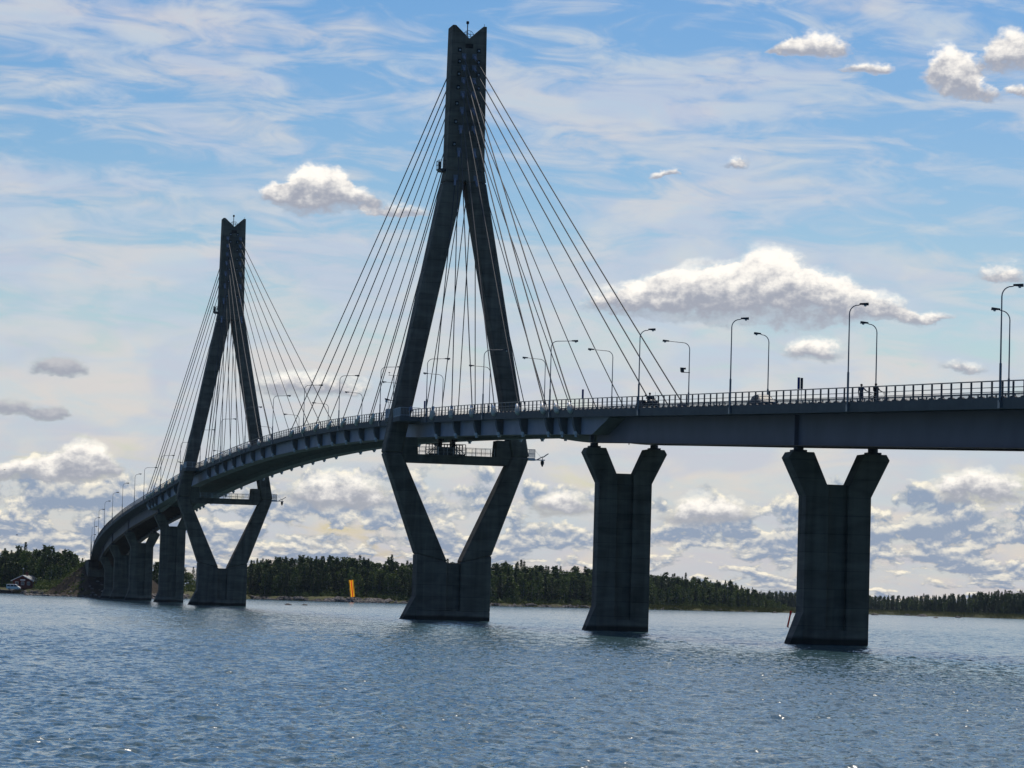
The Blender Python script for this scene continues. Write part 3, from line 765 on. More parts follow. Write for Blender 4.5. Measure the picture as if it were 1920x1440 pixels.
# ------------------------------------------------------------------ street lamps
def lamp_parts(long_arm):
    reach = 2.45 if long_arm else 0.95
    pole = MB()
    pole.box(-0.22, 0.22, -0.10, 0.30, -0.75, -0.35)        # bracket bolted to the beam
    pole.box(-0.16, 0.16, -0.12, 0.12, -0.35, -0.2)
    pole.tube([(0, 0, -0.2), (0, 0, 2.4)], 0.095, 8)
    rad = 0.75
    pts = [(0, 0, 2.4), (0, 0, 4.8), (0, 0, 7.1)]
    for i in range(1, 7):
        t = pi / 2 * i / 6; pts.append((0, rad * (1 - cos(t)), 7.1 + rad * sin(t)))
    rs = [0.062, 0.056, 0.05] + [0.045] * 6
    pts.append((0, rad + (reach - rad) * 0.5 + 0.05, 7.1 + rad + 0.05)); rs.append(0.04)
    pts.append((0, max(reach, rad + 0.15), 7.1 + rad + 0.10)); rs.append(0.036)
    pole.tube(pts, rs, 7)
    hz = 7.1 + rad + 0.10; y0 = max(reach, rad + 0.15) - 0.1
    hd = MB()
    hd.hexa([(-.07, y0, hz - .06), (.07, y0, hz - .06), (.14, y0 + .72, hz - .09), (-.14, y0 + .72, hz - .09), (-.06, y0, hz + .07), (.06, y0, hz + .07), (.12, y0 + .70, hz + .13), (-.12, y0 + .70, hz + .13)])
    ln = MB(); ln.lathe([(0.115, 0), (0.10, -0.07), (0.05, -0.10)], (0, y0 + .47, hz - .088), n=10)
    return pole.mesh('pole', M['pole']), hd.mesh('lamp_head', M['darksteel']), ln.mesh('lamp_lens', M['lens'])
LM = {True: lamp_parts(True), False: lamp_parts(False)}
def street_lamp(X, s, long_arm, label, group):
    t = empty('street_lamp', (X, s * 6.43 + YO(X), P(X)), (0 if s < 0 else pi) + YR(X))
    tag(t, label, 'street lamp', group)
    o = [None] * 3
    for i, (nm, me) in enumerate(zip(('pole', 'lamp_head', 'lamp_lens'), LM[long_arm])):
        o[i] = bpy.data.objects.new(nm, me); COL.objects.link(o[i])
    o[0].parent = t; o[1].parent = t; o[2].parent = o[1]
    return t
NEAR = [(225.6, 0), (191.4, 0), (157.3, 0), (124.1, 0), (84.2, 1), (47.2, 1), (9.8, 1), (-26.3, 1), (-63.4, 1), (-100.0, 1), (-136.6, 1), (-173.3, 1), (-210, 1), (-243.5, 1), (-280, 1), (-319, 1), (-356, 1),
        (-378.5, 0), (-411, 0), (-444, 0), (-478, 0), (-511, 0), (-545, 0), (-578, 0), (-611, 0), (-644, 0)]
FAR = [(226.5, 0), (193.5, 0), (160.1, 0), (126.2, 0), (96.1, 1), (61.3, 1), (24.8, 1), (-10.3, 1), (-45, 1), (-81, 1), (-118, 1), (-155, 1), (-191, 1), (-228, 1), (-301, 1), (-337, 1),
       (-372, 0), (-405, 0), (-438, 0), (-472, 0), (-505, 0), (-538, 0), (-571, 0)]
NTH = lambda i: 'rightmost' if i == 0 else ordinal(i) + ' from the right'
for i, (X, lg) in enumerate(NEAR):
    street_lamp(X, -1, bool(lg), '%s arm street lamp on the near railing, %s on that side' % ('long' if lg else 'short', NTH(i)), 'street lamps along the bridge')
for i, (X, lg) in enumerate(FAR):
    street_lamp(X, 1, bool(lg), '%s arm street lamp on the far railing, %s on that side' % ('long' if lg else 'short', NTH(i)), 'street lamps along the bridge')

# camera fixed to one lamp, cabinet at its foot, weather mast, signs
c = empty('surveillance_camera', (96.1, 6.43, P(96.1)))
tag(c, 'small dark traffic camera clamped to the long arm lamp right of the last stay', 'camera')
mb = MB(); mb.box(-0.05, 0.05, -0.9, 0.0, 4.55, 4.62); mb.lathe([(0.09, -0.04), (0.09, 0.04)], (0, 0, 4.58), n=8); mb.build('bracket', M['darksteel'], c)
mb = MB(); mb.hexa([(-.15, -.95, 4.62), (.15, -.95, 4.62), (.15, -.6, 4.62), (-.15, -.6, 4.62), (-.15, -1.0, 5.1), (.15, -1.0, 5.1), (.15, -.65, 5.1), (-.15, -.65, 5.1)])
mb.lathe([(.09, 0), (.12, .3)], (0, -.7, 4.98), (0, 1, .15), 8); mb.build('camera_head', M['darksteel'], c)
c = empty('control_cabinet', (97.5, 5.3, P(97.5) - 0.2))
tag(c, 'grey control cabinet behind the railing beside the lamp with the camera', 'cabinet')
mb = MB(); mb.box(-.3, .3, -.4, .4, 0.1, 1.25); mb.box(-.34, .34, -.45, .45, 1.252, 1.31); mb.box(-.25, .25, -.35, .35, 0, 0.098)
mb.build('case', M['steel'], c)
mb = MB(); mb.box(0.302, 0.32, -.36, -.01, .16, 1.2); mb.box(0.302, 0.32, .01, .36, .16, 1.2); mb.build('door', M['steel'], c)
c = empty('weather_mast', (-81.6, 5.4, P(-81.6) - 0.2))
tag(c, 'slim weather station mast with instrument arms on the deck left of the near tower', 'weather station')
mb = MB(); mb.tube([(0, 0, 0), (0, 0, 9.3)], 0.06, 6); mb.build('mast', M['pole'], c)
mb = MB()
mb.tube([(0, -.9, 9.3), (0, .9, 9.3)], 0.03, 5); mb.tube([(0, -.8, 9.3), (0, -.8, 9.7)], 0.03, 5); mb.lathe([(.14, 0), (.14, .12)], (0, -.8, 9.7), n=8)
mb.tube([(0, .8, 9.3), (0, .8, 9.6)], 0.03, 5); mb.hexa([(-.02, .6, 9.6), (.02, .6, 9.6), (.02, 1.1, 9.55), (-.02, 1.1, 9.55), (-.02, .6, 9.65), (.02, .6, 9.65), (.02, 1.1, 9.85), (-.02, 1.1, 9.85)])
mb.build('wind_sensor', M['darksteel'], c)
mb = MB(); mb.tube([(0, 0, 6.0), (0, 1.0, 6.1)], 0.035, 5); mb.box(-.12, .12, .8, 1.2, 6.0, 6.3); mb.tube([(0, 0, 4.9), (0, -1.1, 4.9)], 0.035, 5); mb.box(-.15, .15, -1.3, -.95, 4.9, 5.5); mb.tube([(0, -1.1, 3.6), (0, 1.3, 3.5)], .03, 5); mb.box(-.12, .12, .7, 1.0, 3.55, 4.1)
mb.build('instrument_arms', M['galv'], c)

def narrow_sign(X, Y, label, twin):
    t = empty('road_sign', (X, Y, P(X) - 0.2)); tag(t, label, 'road sign')
    for j, (dy, mat) in enumerate(((-.13, 'signblue'), (.06, 'darksteel')) if twin else ((0, 'signblue'),)):
        mb = MB(); mb.tube([(0.25 * j, dy, 0), (0.25 * j, dy, 2.45)], 0.035, 6); mb.build('post', M['pole'], t)
        mb = MB(); mb.box(0.25 * j + 0.04, 0.25 * j + 0.08, dy - .11, dy + .11, 1.5, 2.5 - 0.05 * j); mb.box(0.25 * j + 0.02, 0.25 * j + 0.042, dy - .10, dy + .10, 1.7, 1.74); mb.build('panel', M[mat], t)
    return t
narrow_sign(174.8, -5.3, 'narrow dark blue twin panel sign on two posts near the two cyclists', True)
narrow_sign(94.0, -5.0, 'narrow blue grey sign on the deck right of the bright stay anchors', False)
narrow_sign(3.6, -5.5, 'narrow dark sign beside the inner side of the near tower leg', False)

# ------------------------------------------------------------------ inspection gantry
g = empty('inspection_gantry', (-9.0, 0.1, 0)); tag(g, 'dark inspection platform hanging from rails under the deck at the near tower', 'inspection platform')
zt = P(-9) - 2.65
mb = MB()
mb.box(-1.2, 1.2, -2.6, 2.6, 23.05, 23.15); mb.box(-.9, .9, -0.9, 1.5, 22.78, 23.05)
for xx in (-1.2, 1.2):
    for z in (23.15, 23.8, 24.55): mb.box(xx - .05, xx + .05, -2.6, 2.6, z, z + 0.09)
    for i in range(13):
        y = -2.6 + 5.2 * i / 12; mb.box(xx - .04, xx + .04, y - .05, y + .05, 23.15, 24.6)
    for a, b in ((-2.6, -1.0), (1.0, 2.6)): mb.tube([(xx, a, 23.15 if a < 0 else 24.55), (xx, b, 24.55 if a < 0 else 23.15)], 0.05, 5)
mb.build('cage', M['darksteel'], g)
mb = MB()
for y in (-0.95, 0.95): mb.box(-.7, .7, y - .28, y + .28, 23.16, zt - 0.02); mb.box(-1.3, 1.3, y - .4, y + .4, zt - .35, zt - 0.022)
mb.box(-.5, .5, -.6, .6, 23.16, 24.2)
mb.build('hanger', M['darksteel'], g)

# ------------------------------------------------------------------ people
def body(name, J, E_, parent, zones, hands=()):
    """one continuous surface grown over a jointed skeleton"""
    names = list(J); idx = {n: i for i, n in enumerate(names)}
    me = bpy.data.meshes.new('sk'); me.from_pydata([J[n][0] for n in names], [(idx[a], idx[b]) for a, b in E_], [])
    ob = bpy.data.objects.new('sk', me); COL.objects.link(ob)
    sk = ob.modifiers.new('skin', 'SKIN'); sk.use_smooth_shade = True
    lay = me.skin_vertices[0].data
    for n in names:
        r = J[n][1]; lay[idx[n]].radius = (r, r) if not isinstance(r, tuple) else r
        lay[idx[n]].use_root = (n == 'pelvis')
    sb = ob.modifiers.new('sub', 'SUBSURF'); sb.levels = 1; sb.render_levels = 1
    dg = bpy.context.evaluated_depsgraph_get(); dg.update()
    nm = bpy.data.meshes.new_from_object(ob.evaluated_get(dg)); nm.name = 'body'
    bpy.data.objects.remove(ob); bpy.data.meshes.remove(me)
    bm = bmesh.new(); bm.from_mesh(nm)
    for w, dirv, side in hands:       # five fingers closed round what is held
        w = Vector(w); d = Vector(dirv).normalized(); a = d.cross(Vector((0, 0, 1))); a = a.normalized() if a.length > .1 else Vector((0, 1, 0)); dn2 = Vector((0, 0, -1))
        for k in range(5):
            h = MB(); off = a * (-.033 + .022 * k) * side
            L_ = (.05, .075, .085, .078, .06)[k]; st = w + off + d * (.03 if k else -.01)
            if k == 0: pts = [st, st + a * -.03 * side + d * .02, st + a * -.035 * side + d * .05 + dn2 * .02]
            else: pts = [st, st + d * L_ * .5, st + d * L_ * .8 + dn2 * .02, st + d * L_ * .7 + dn2 * .045]
            h.tube(pts, [.011, .010, .009, .008][:len(pts)], 5)
            vs = [bm.verts.new(v) for v in h.v]
            for f in h.f:
                try: bm.faces.new([vs[i] for i in f])
                except ValueError: pass
    bm.to_mesh(nm); bm.free()
    mats = []
    for z in zones:
        if z[0] not in mats: mats.append(z[0])
    for m in mats: nm.materials.append(M[m])
    segs = [(Vector(J[a][0]), Vector(J[b][0]), zt_) for zt_, prs in zones for a, b in prs]
    for p_ in nm.polygons:
        c_ = p_.center; best = None
        for a, b, z in segs:
            ab = b - a; t = max(0, min(1, (c_ - a).dot(ab) / max(ab.length_squared, 1e-9))); dd = (a + ab * t - c_).length
            if best is None or dd < best[0]: best = (dd, z)
        p_.material_index = mats.index(best[1]); p_.use_smooth = True
    o = bpy.data.objects.new(name, nm); COL.objects.link(o); o.parent = parent
    return o

EDG = [('pelvis', 'waist'), ('waist', 'chest'), ('chest', 'neck'), ('neck', 'jaw'), ('jaw', 'head'), ('head', 'crown')]
for s in 'LR': EDG += [('chest', 'sh' + s), ('sh' + s, 'el' + s), ('el' + s, 'wr' + s), ('wr' + s, 'ha' + s), ('pelvis', 'hip' + s), ('hip' + s, 'kn' + s), ('kn' + s, 'an' + s), ('an' + s, 'to' + s)]
def person(loc, rz, label, J, top, legs, wide=1.0):
    t = empty('person', loc, rz); tag(t, label, 'person')
    zones = [(top, [('pelvis', 'waist'), ('waist', 'chest'), ('chest', 'neck'), ('chest', 'shL'), ('chest', 'shR'), ('shL', 'elL'), ('shR', 'elR'), ('elL', 'wrL'), ('elR', 'wrR')]),
             ('skin', [('neck', 'jaw'), ('jaw', 'head'), ('head', 'crown'), ('wrL', 'haL'), ('wrR', 'haR')]),
             (legs, [('pelvis', 'hipL'), ('pelvis', 'hipR'), ('hipL', 'knL'), ('hipR', 'knR'), ('knL', 'anL'), ('knR', 'anR')]),
             ('black', [('anL', 'toL'), ('anR', 'toR')])]
    hands = [(J['ha' + s][0], Vector(J['ha' + s][0]) - Vector(J['wr' + s][0]), 1 if s == 'L' else -1) for s in 'LR']
    b = body('body', J, EDG, t, zones, hands)
    hc = Vector(J['head'][0]); fw = (Vector(J['jaw'][0]) - Vector(J['neck'][0])); 
    mb = MB()                                    # hair, ears, nose, eyes, mouth
    for i, zz in enumerate((-.02, .03, .07, .105)):
        pass
    mb.lathe([(.088, -.03), (.104, .01), (.104, .05), (.085, .09), (.045, .118), (.01, .125)], hc + Vector((-.018, 0, 0)), n=12)
    mb.build('hair', M['hair'], t, smooth=True)
    mb = MB()
    mb.tube([hc + Vector((.088, 0, .02)), hc + Vector((.118, 0, -.025)), hc + Vector((.09, 0, -.035))], [.012, .017, .01], 6)
    for s in (-1, 1): mb.lathe([(.03, -.008), (.034, 0), (.02, .012)], hc + Vector((-.005, s * .092, -.01)), (0, s, .1), 8)
    mb.build('face', M['skin'], t, smooth=True)
    mb = MB()
    for s in (-1, 1): mb.lathe([(.014, 0), (.010, .008)], hc + Vector((.086, s * .035, .015)), (1, 0, 0), 8)
    mb.box(hc.x + .078, hc.x + .09, -.024, .024, hc.z - .068, hc.z - .060)
    mb.build('eyes_and_mouth', M['black'], t)
    return t
def stand(step=0.12, armL=None, armR=None, lean=0.0, w=1.0):
    J = dict(pelvis=((0, 0, .94), .15 * w), waist=((lean * .3, 0, 1.12), .135 * w), chest=((lean * .7, 0, 1.36), .155 * w), neck=((lean, 0, 1.50), .058), jaw=((lean + .025, 0, 1.57), .068), head=((lean + .03, 0, 1.65), .088), crown=((lean + .02, 0, 1.72), .062))
    for s, sg, st in (('L', 1, step), ('R', -1, -step)):
        J['sh' + s] = ((lean * .75, sg * .185 * w, 1.42), .066 * w); J['hip' + s] = ((0, sg * .09, .88), .10 * w)
        J['kn' + s] = ((st * .7 + .04, sg * .10, .49), .068); J['an' + s] = ((st, sg * .10, .09), .046); J['to' + s] = ((st + .17, sg * .115, .04), .04)
        arm = (armL if s == 'L' else armR) or ((.03, sg * .25, 1.13), (.10, sg * .26, .90), (.13, sg * .255, .82))
        J['el' + s] = (arm[0], .05 * w); J['wr' + s] = (arm[1], .034); J['ha' + s] = (arm[2], .038)
    return J

def wheel(parent, c, r, tyre=.022, spokes=14):
    mb = MB(); ring = [(c[0] + r * cos(2 * pi * i / 20), c[1], c[2] + r * sin(2 * pi * i / 20)) for i in range(21)]
    mb.tube(ring, tyre, 6, cap=False); w = mb.build('wheel', M['black'], parent)
    mb = MB()
    for i in range(spokes):
        t = 2 * pi * i / spokes; mb.tube([c, (c[0] + r * cos(t), c[1], c[2] + r * sin(t))], .004, 3, cap=False)
    mb.lathe([(.03, -.05), (.03, .05)], c, (0, 1, 0), 8); mb.build('spokes', M['galv'], w)
def bicycle(loc, rz, label, mat):
    t = empty('bicycle', loc, rz); tag(t, label, 'bicycle')
    wheel(t, (-.52, 0, .34), .335); wheel(t, (.55, 0, .34), .335)
    mb = MB(); bb, st, hd, rr, ff = (-.08, 0, .30), (-.2, 0, .82), (.36, 0, .84), (-.52, 0, .34), (.55, 0, .34)
    for a, b in ((bb, st), (st, hd), (bb, (.38, 0, .72)), (hd, (.38, 0, .72))): mb.tube([a, b], .018, 6)
    for s in (-1, 1):
        y = s * .045
        mb.tube([(bb[0], y, bb[2]), (rr[0], y * 1.3, rr[2])], .011, 5); mb.tube([(st[0], y * .5, st[2] - .06), (rr[0], y * 1.3, rr[2])], .01, 5); mb.tube([(.38, y, .70), (ff[0], y * 1.3, ff[2])], .013, 5)
    mb.build('frame', M[mat], t)
    mb = MB(); mb.tube([(.36, 0, .84), (.33, 0, 1.0)], .014, 5); mb.tube([(.22, -.30, 1.03), (.34, -.22, 1.04), (.36, 0, 1.0), (.34, .22, 1.04), (.22, .30, 1.03)], .013, 6); mb.build('handlebar', M['darksteel'], t)
    mb = MB(); mb.tube([(-.2, 0, .8), (-.22, 0, .94)], .014, 5); mb.hexa([(-.36, -.08, .94), (-.36, .08, .94), (-.06, .02, .94), (-.06, -.02, .94), (-.37, -.09, .99), (-.37, .09, .99), (-.06, .025, .98), (-.06, -.025, .98)]); mb.build('saddle', M['black'], t)
    mb = MB(); mb.lathe([(.1, -.006), (.1, .006)], (bb[0], -.06, bb[2]), (0, 1, 0), 14); mb.tube([(bb[0], -.09, bb[2]), (bb[0] + .1, -.09, bb[2] - .13)], .01, 5); mb.box(bb[0] + .05, bb[0] + .15, -.17, -.08, bb[2] - .145, bb[2] - .125)
    mb.tube([(bb[0], .09, bb[2]), (bb[0] - .1, .09, bb[2] + .13)], .01, 5); mb.box(bb[0] - .15, bb[0] - .05, .08, .17, bb[2] + .12, bb[2] + .14); mb.build('crank', M['darksteel'], t)
    return t
ZD = lambda X: P(X) - 0.198
# the two cyclists push their bicycles along the footway, away from the far bank
hb = lambda x, y: ((x - .18, y * .80, 1.16), (x - .02, y * .98, 1.04), (x + .05, y, 1.02))
X1, Y1 = 189.3, -4.6
person((X1, Y1, ZD(X1)), 0, 'standing person in a navy jacket with one arm stretched to a bicycle', stand(.10, armL=((.10, .36, 1.22), (.20, .58, 1.12), (.22, .66, 1.08)), w=1.08), 'navy', 'navy')
bicycle((X1 - 0.08, Y1 + .92, ZD(X1)), 0, 'dark bicycle held by the person in the navy jacket', 'darksteel')
X2, Y2 = 192.8, -4.55
person((X2, Y2, ZD(X2)), 0, 'slimmer person in dark clothes holding a bicycle, right of the far lamp pole', stand(.06, armL=((.08, .33, 1.18), (.16, .54, 1.08), (.18, .62, 1.05)), armR=((.10, -.22, 1.15), (.22, -.05, 1.02), (.26, 0.03, 1.0)), w=.92), 'blackcloth', 'blackcloth')
bicycle((X2 - 0.08, Y2 + .86, ZD(X2)), 0, 'bicycle held by the slimmer person in dark clothes', 'bluecloth')
X3, Y3 = 3.2, -7.3
person((X3, Y3, P(X3) - 0.02), -0.6, 'person in dark clothes walking on the deck beside the near tower leg', stand(.26), 'bluecloth', 'blackcloth')

# ------------------------------------------------------------------ vehicles on the deck
def car_wheel(parent, c, r=.31, w=.2):
    mb = MB(); mb.lathe([(r - .06, -w / 2), (r, -w / 2 + .02), (r, w / 2 - .02), (r - .06, w / 2)], c, (0, 1, 0), 18); o = mb.build('wheel', M['black'], parent, smooth=False)
    mb = MB(); mb.lathe([(r - .09, -w / 2 - .006), (r - .09, w / 2 + .006)], c, (0, 1, 0), 14); mb.build('rim', M['galv'], o)
def car(loc, rz, label, cat, sec, glass, mats, name, wx, half, lights):
    """sec: stations (x, z low, z belt, z top, half width low, half width belt, half width top)"""
    t = empty(name, loc, rz); tag(t, label, cat)
    mb = MB(); n = 10
    for (x, zl, zb, zt_, wl, wb, wt_) in sec:
        mb.v += [(x, -wl * .9, zl), (x, -wl, zl + .12), (x, -wb, zb), (x, -wt_, zt_ - .04), (x, -wt_ * .8, zt_), (x, wt_ * .8, zt_), (x, wt_, zt_ - .04), (x, wb, zb), (x, wl, zl + .12), (x, wl * .9, zl)]
    for i in range(len(sec) - 1):
        for k in range(n):
            mb.f.append((i * n + k, i * n + (k + 1) % n, (i + 1) * n + (k + 1) % n, (i + 1) * n + k)); mb.m.append(0)
    mb.f.append(tuple(range(n))); mb.m.append(0); e = (len(sec) - 1) * n; mb.f.append(tuple(e + k for k in range(n))[::-1]); mb.m.append(0)
    b = mb.build('body', mats, t, smooth=False, recalc=True)
    bv = b.modifiers.new('bevel', 'BEVEL'); bv.width = .035; bv.segments = 2; bv.limit_method = 'ANGLE'; bv.angle_limit = R(25)
    for quad in glass:
        q = MB(); c = sum((Vector(p) for p in quad), Vector()) / len(quad)
        nrm = (Vector(quad[1]) - Vector(quad[0])).cross(Vector(quad[2]) - Vector(quad[1])).normalized()
        k = len(quad); q.v = [tuple(Vector(p) + nrm * .012) for p in quad] + [tuple(Vector(p) - nrm * .012) for p in quad]
        q.f = [tuple(range(k)), tuple(range(k, 2 * k))[::-1]] + [(i, k + i, k + (i + 1) % k, (i + 1) % k) for i in range(k)]; q.m = [0] * len(q.f)
        q.build('window', M['glass'], t, recalc=True)
    for x in wx:
        for s in (-1, 1): car_wheel(t, (x, s * (half - .1), .31))
    for x, y, z, mat, nm in lights:
        q = MB(); q.box(x - .03, x + .03, y - .14, y + .14, z - .07, z + .07); q.build(nm, M[mat], t)
    for s in (-1, 1):
        q = MB(); q.box(.62, .74, s * (half + .02), s * (half + .18), .92, 1.04); q.build('door_mirror', mats, t)
    return t
def sym(q): return [q, [(x, -y, z) for x, y, z in q][::-1]]
sec = [(-2.05, .32, .70, .95, .70, .76, .62), (-1.95, .22, .72, 1.0, .78, .82, .66), (-1.55, .2, .80, 1.38, .82, .85, .58), (-.9, .2, .86, 1.46, .84, .86, .58), (0, .2, .88, 1.47, .84, .86, .58), (.35, .2, .88, 1.40, .84, .86, .60), (1.05, .2, .86, .98, .84, .86, .72), (1.75, .2, .74, .84, .82, .84, .70), (2.05, .24, .62, .72, .76, .78, .64), (2.14, .34, .55, .62, .66, .68, .56)]
gl = [[(1.02, -.62, 1.0), (1.02, .62, 1.0), (.42, .55, 1.37), (.42, -.55, 1.37)], [(-1.92, .6, 1.03), (-1.92, -.6, 1.03), (-1.60, -.52, 1.35), (-1.60, .52, 1.35)]]
gl += sym([(.78, .815, .96), (.28, .66, 1.33), (-.42, .655, 1.38), (-.42, .82, .94)]) + sym([(-.5, .82, .94), (-.5, .655, 1.38), (-1.35, .645, 1.33), (-1.45, .79, .92)])
car((150.8, -1.4, ZD(150.8)), 0.0, 'dark blue hatchback car passing behind the railing, only its roof and windows showing', 'car', sec, gl, M['carpaint'], 'hatchback_car', (-1.3, 1.3), .86,
    [(2.09, .5, .60, 'lens', 'headlight'), (2.09, -.5, .60, 'lens', 'headlight'), (-2.02, .6, .78, 'red', 'tail_light'), (-2.02, -.6, .78, 'red', 'tail_light')])

# trike with rider
XT, YT = 119.0, -3.9
t = empty('motor_trike', (XT, YT, ZD(XT)), 0); t.scale = (1.1, 1.12, 1.1); tag(t, 'bulky dark open motor vehicle with wide mudguards carrying a rider', 'motor trike')
mb = MB()
prof = [(-1.25, .45), (-1.25, .95), (-.9, 1.05), (-.3, .82), (.25, .86), (.45, 1.05), (.95, 1.0), (1.15, .8), (1.1, .45)]
for y0, y1, k in ((-.28, .28, 1.0),):
    mb.prism_y([(x, z) for x, z in prof], y0, y1)
b = mb.build('body', M['darksteel'], t, recalc=True)
bv = b.modifiers.new('bevel', 'BEVEL'); bv.width = .08; bv.segments = 2; bv.limit_method = 'ANGLE'
for s in (-1, 1):
    mb = MB(); arc = [(-.75 + .52 * cos(a), .40 + .52 * sin(a)) for a in [pi * i / 10 for i in range(11)]]; arc2 = [(-.75 + .40 * cos(a), .40 + .40 * sin(a)) for a in [pi * i / 10 for i in range(10, -1, -1)]]
    mb.prism_y(arc + arc2, s * .5, s * 1.02); mb.build('mudguard', M['darksteel'], t, recalc=True)
    car_wheel(t, (-.75, s * .76, .34), .34, .3)
    mb = MB(); mb.hexa([(-1.3, s * .3, .6), (-1.3, s * .95, .6), (-.5, s * .95, .6), (-.5, s * .3, .6), (-1.3, s * .32, 1.05), (-1.3, s * .88, 1.02), (-.6, s * .88, 1.02), (-.6, s * .32, 1.05)]); mb.build('side_case', M['darksteel'], t, recalc=True)
    mb = MB(); mb.tube([(.55, s * .38, 1.15), (.6, s * .55, 1.38)], .012, 5); mb.hexa([(.58, s * .48, 1.36), (.62, s * .48, 1.36), (.62, s * .66, 1.38), (.58, s * .66, 1.38), (.58, s * .48, 1.47), (.62, s * .48, 1.47), (.62, s * .66, 1.47), (.58, s * .66, 1.47)]); mb.build('mirror', M['black'], t)
car_wheel(t, (1.05, 0, .33), .33, .16)
mb = MB(); mb.tube([(.35, -.42, 1.08), (.5, -.3, 1.12), (.6, 0, 1.06), (.5, .3, 1.12), (.35, .42, 1.08)], .018, 6); mb.tube([(.6, 0, 1.06), (1.05, .1, .33)], .03, 6); mb.tube([(.6, 0, 1.06), (1.05, -.1, .33)], .03, 6); mb.build('handlebar', M['black'], t)
mb = MB(); mb.hexa([(.72, -.3, 1.0), (.72, .3, 1.0), (.74, .3, 1.0), (.74, -.3, 1.0), (.5, -.24, 1.4), (.5, .24, 1.4), (.52, .24, 1.4), (.52, -.24, 1.4)]); mb.build('windscreen', M['glass'], t)
mb = MB(); mb.lathe([(.1, 0), (.11, .06), (.08, .1)], (1.0, 0, .85), (1, 0, 0), 12); mb.build('headlight', M['lens'], t)
mb = MB(); mb.tube([(-1.15, .8, 1.0), (-1.2, .82, 1.9)], .01, 4); mb.build('aerial', M['black'], t)
J = dict(pelvis=((-.3, 0, .92), .155), waist=((-.28, 0, 1.08), .15), chest=((-.18, 0, 1.32), .17), neck=((-.14, 0, 1.46), .06), jaw=((-.11, 0, 1.53), .07), head=((-.1, 0, 1.61), .10), crown=((-.11, 0, 1.69), .07))
for s, sg in (('L', 1), ('R', -1)):
    J['sh' + s] = ((-.16, sg * .2, 1.38), .075); J['el' + s] = ((.05, sg * .38, 1.18), .055); J['wr' + s] = ((.30, sg * .38, 1.13), .036); J['ha' + s] = ((.37, sg * .38, 1.11), .04)
    J['hip' + s] = ((-.25, sg * .12, .90), .11); J['kn' + s] = ((.22, sg * .34, .82), .075); J['an' + s] = ((.22, sg * .36, .42), .05); J['to' + s] = ((.40, sg * .37, .38), .042)
rider = person((XT, YT, ZD(XT)), 0, 'rider in dark clothes sitting upright on the bulky dark motor vehicle', J, 'blackcloth', 'blackcloth')

rider.scale = (1.1, 1.1, 1.1)
# ------------------------------------------------------------------ water
def water_mat():
    m = bpy.data.materials.new('sea_water')
    nt, b = nodes_of(m); L = nt.links.new
    b.inputs['Base Color'].default_value = (0.046, 0.102, 0.114, 1); b.inputs['Roughness'].default_value = 0.10; b.inputs['IOR'].default_value = 1.333
    g = N(nt, 'ShaderNodeNewGeometry')
    def slopes(sx_, sy_, rot, det, rough=0.55, dist=0.0):
        """a field of wave slopes (two channels of a colour noise, centred on zero)"""
        mp = N(nt, 'ShaderNodeMapping'); L(g.outputs['Position'], mp.inputs['Vector']); mp.inputs['Rotation'].default_value = (0, 0, R(rot)); mp.inputs['Scale'].default_value = (sx_, sy_, 1)
        n = N(nt, 'ShaderNodeTexNoise'); n.inputs['Scale'].default_value = 1.0; n.inputs['Detail'].default_value = det; n.inputs['Roughness'].default_value = rough; n.inputs['Distortion'].default_value = dist
        L(mp.outputs[0], n.inputs['Vector'])
        s_ = N(nt, 'ShaderNodeVectorMath', operation='SUBTRACT'); L(n.outputs['Color'], s_.inputs[0]); s_.inputs[1].default_value = (.5, .5, .5)
        return s_.outputs[0], n.outputs['Fac']
    def scaled(v, k):
        s_ = N(nt, 'ShaderNodeVectorMath', operation='SCALE'); L(v, s_.inputs[0])
        if isinstance(k, float): s_.inputs['Scale'].default_value = k
        else: L(k, s_.inputs['Scale'])
        return s_.outputs[0]
    def plus(a, b):
        s_ = N(nt, 'ShaderNodeVectorMath', operation='ADD'); L(a, s_.inputs[0]); L(b, s_.inputs[1]); return s_.outputs[0]
    # gusts roughen some patches more than others
    gust = N(nt, 'ShaderNodeMapRange'); L(slopes(0.011, 0.03, 12, 3)[1], gust.inputs[0]); gust.inputs[1].default_value = 0.35; gust.inputs[2].default_value = 0.65; gust.inputs[3].default_value = 0.6; gust.inputs[4].default_value = 1.25
    flat = lambda w: mul110(nt, w)
    v = plus(plus(flat(scaled(slopes(1.6, 2.4, 20, 2, .5, .3)[0], 0.45)), flat(scaled(slopes(5.0, 7.0, -8, 2, .5)[0], 0.55))), geo_n(nt, g))
    fl = N(nt, 'ShaderNodeVectorMath', operation='MULTIPLY'); L(v, fl.inputs[0]); fl.inputs[1].default_value = (1, 1, 1)
    nn = N(nt, 'ShaderNodeVectorMath', operation='NORMALIZE'); L(fl.outputs[0], nn.inputs[0])
    L(nn.outputs[0], b.inputs['Normal'])
    return m
def mul110(nt, w):
    c = N(nt, 'ShaderNodeVectorMath', operation='MULTIPLY'); nt.links.new(w, c.inputs[0]); c.inputs[1].default_value = (1, 1, 0); return c.outputs[0]
def geo_n(nt, g): return g.outputs['Normal']
M['water'] = water_mat()
import numpy as np
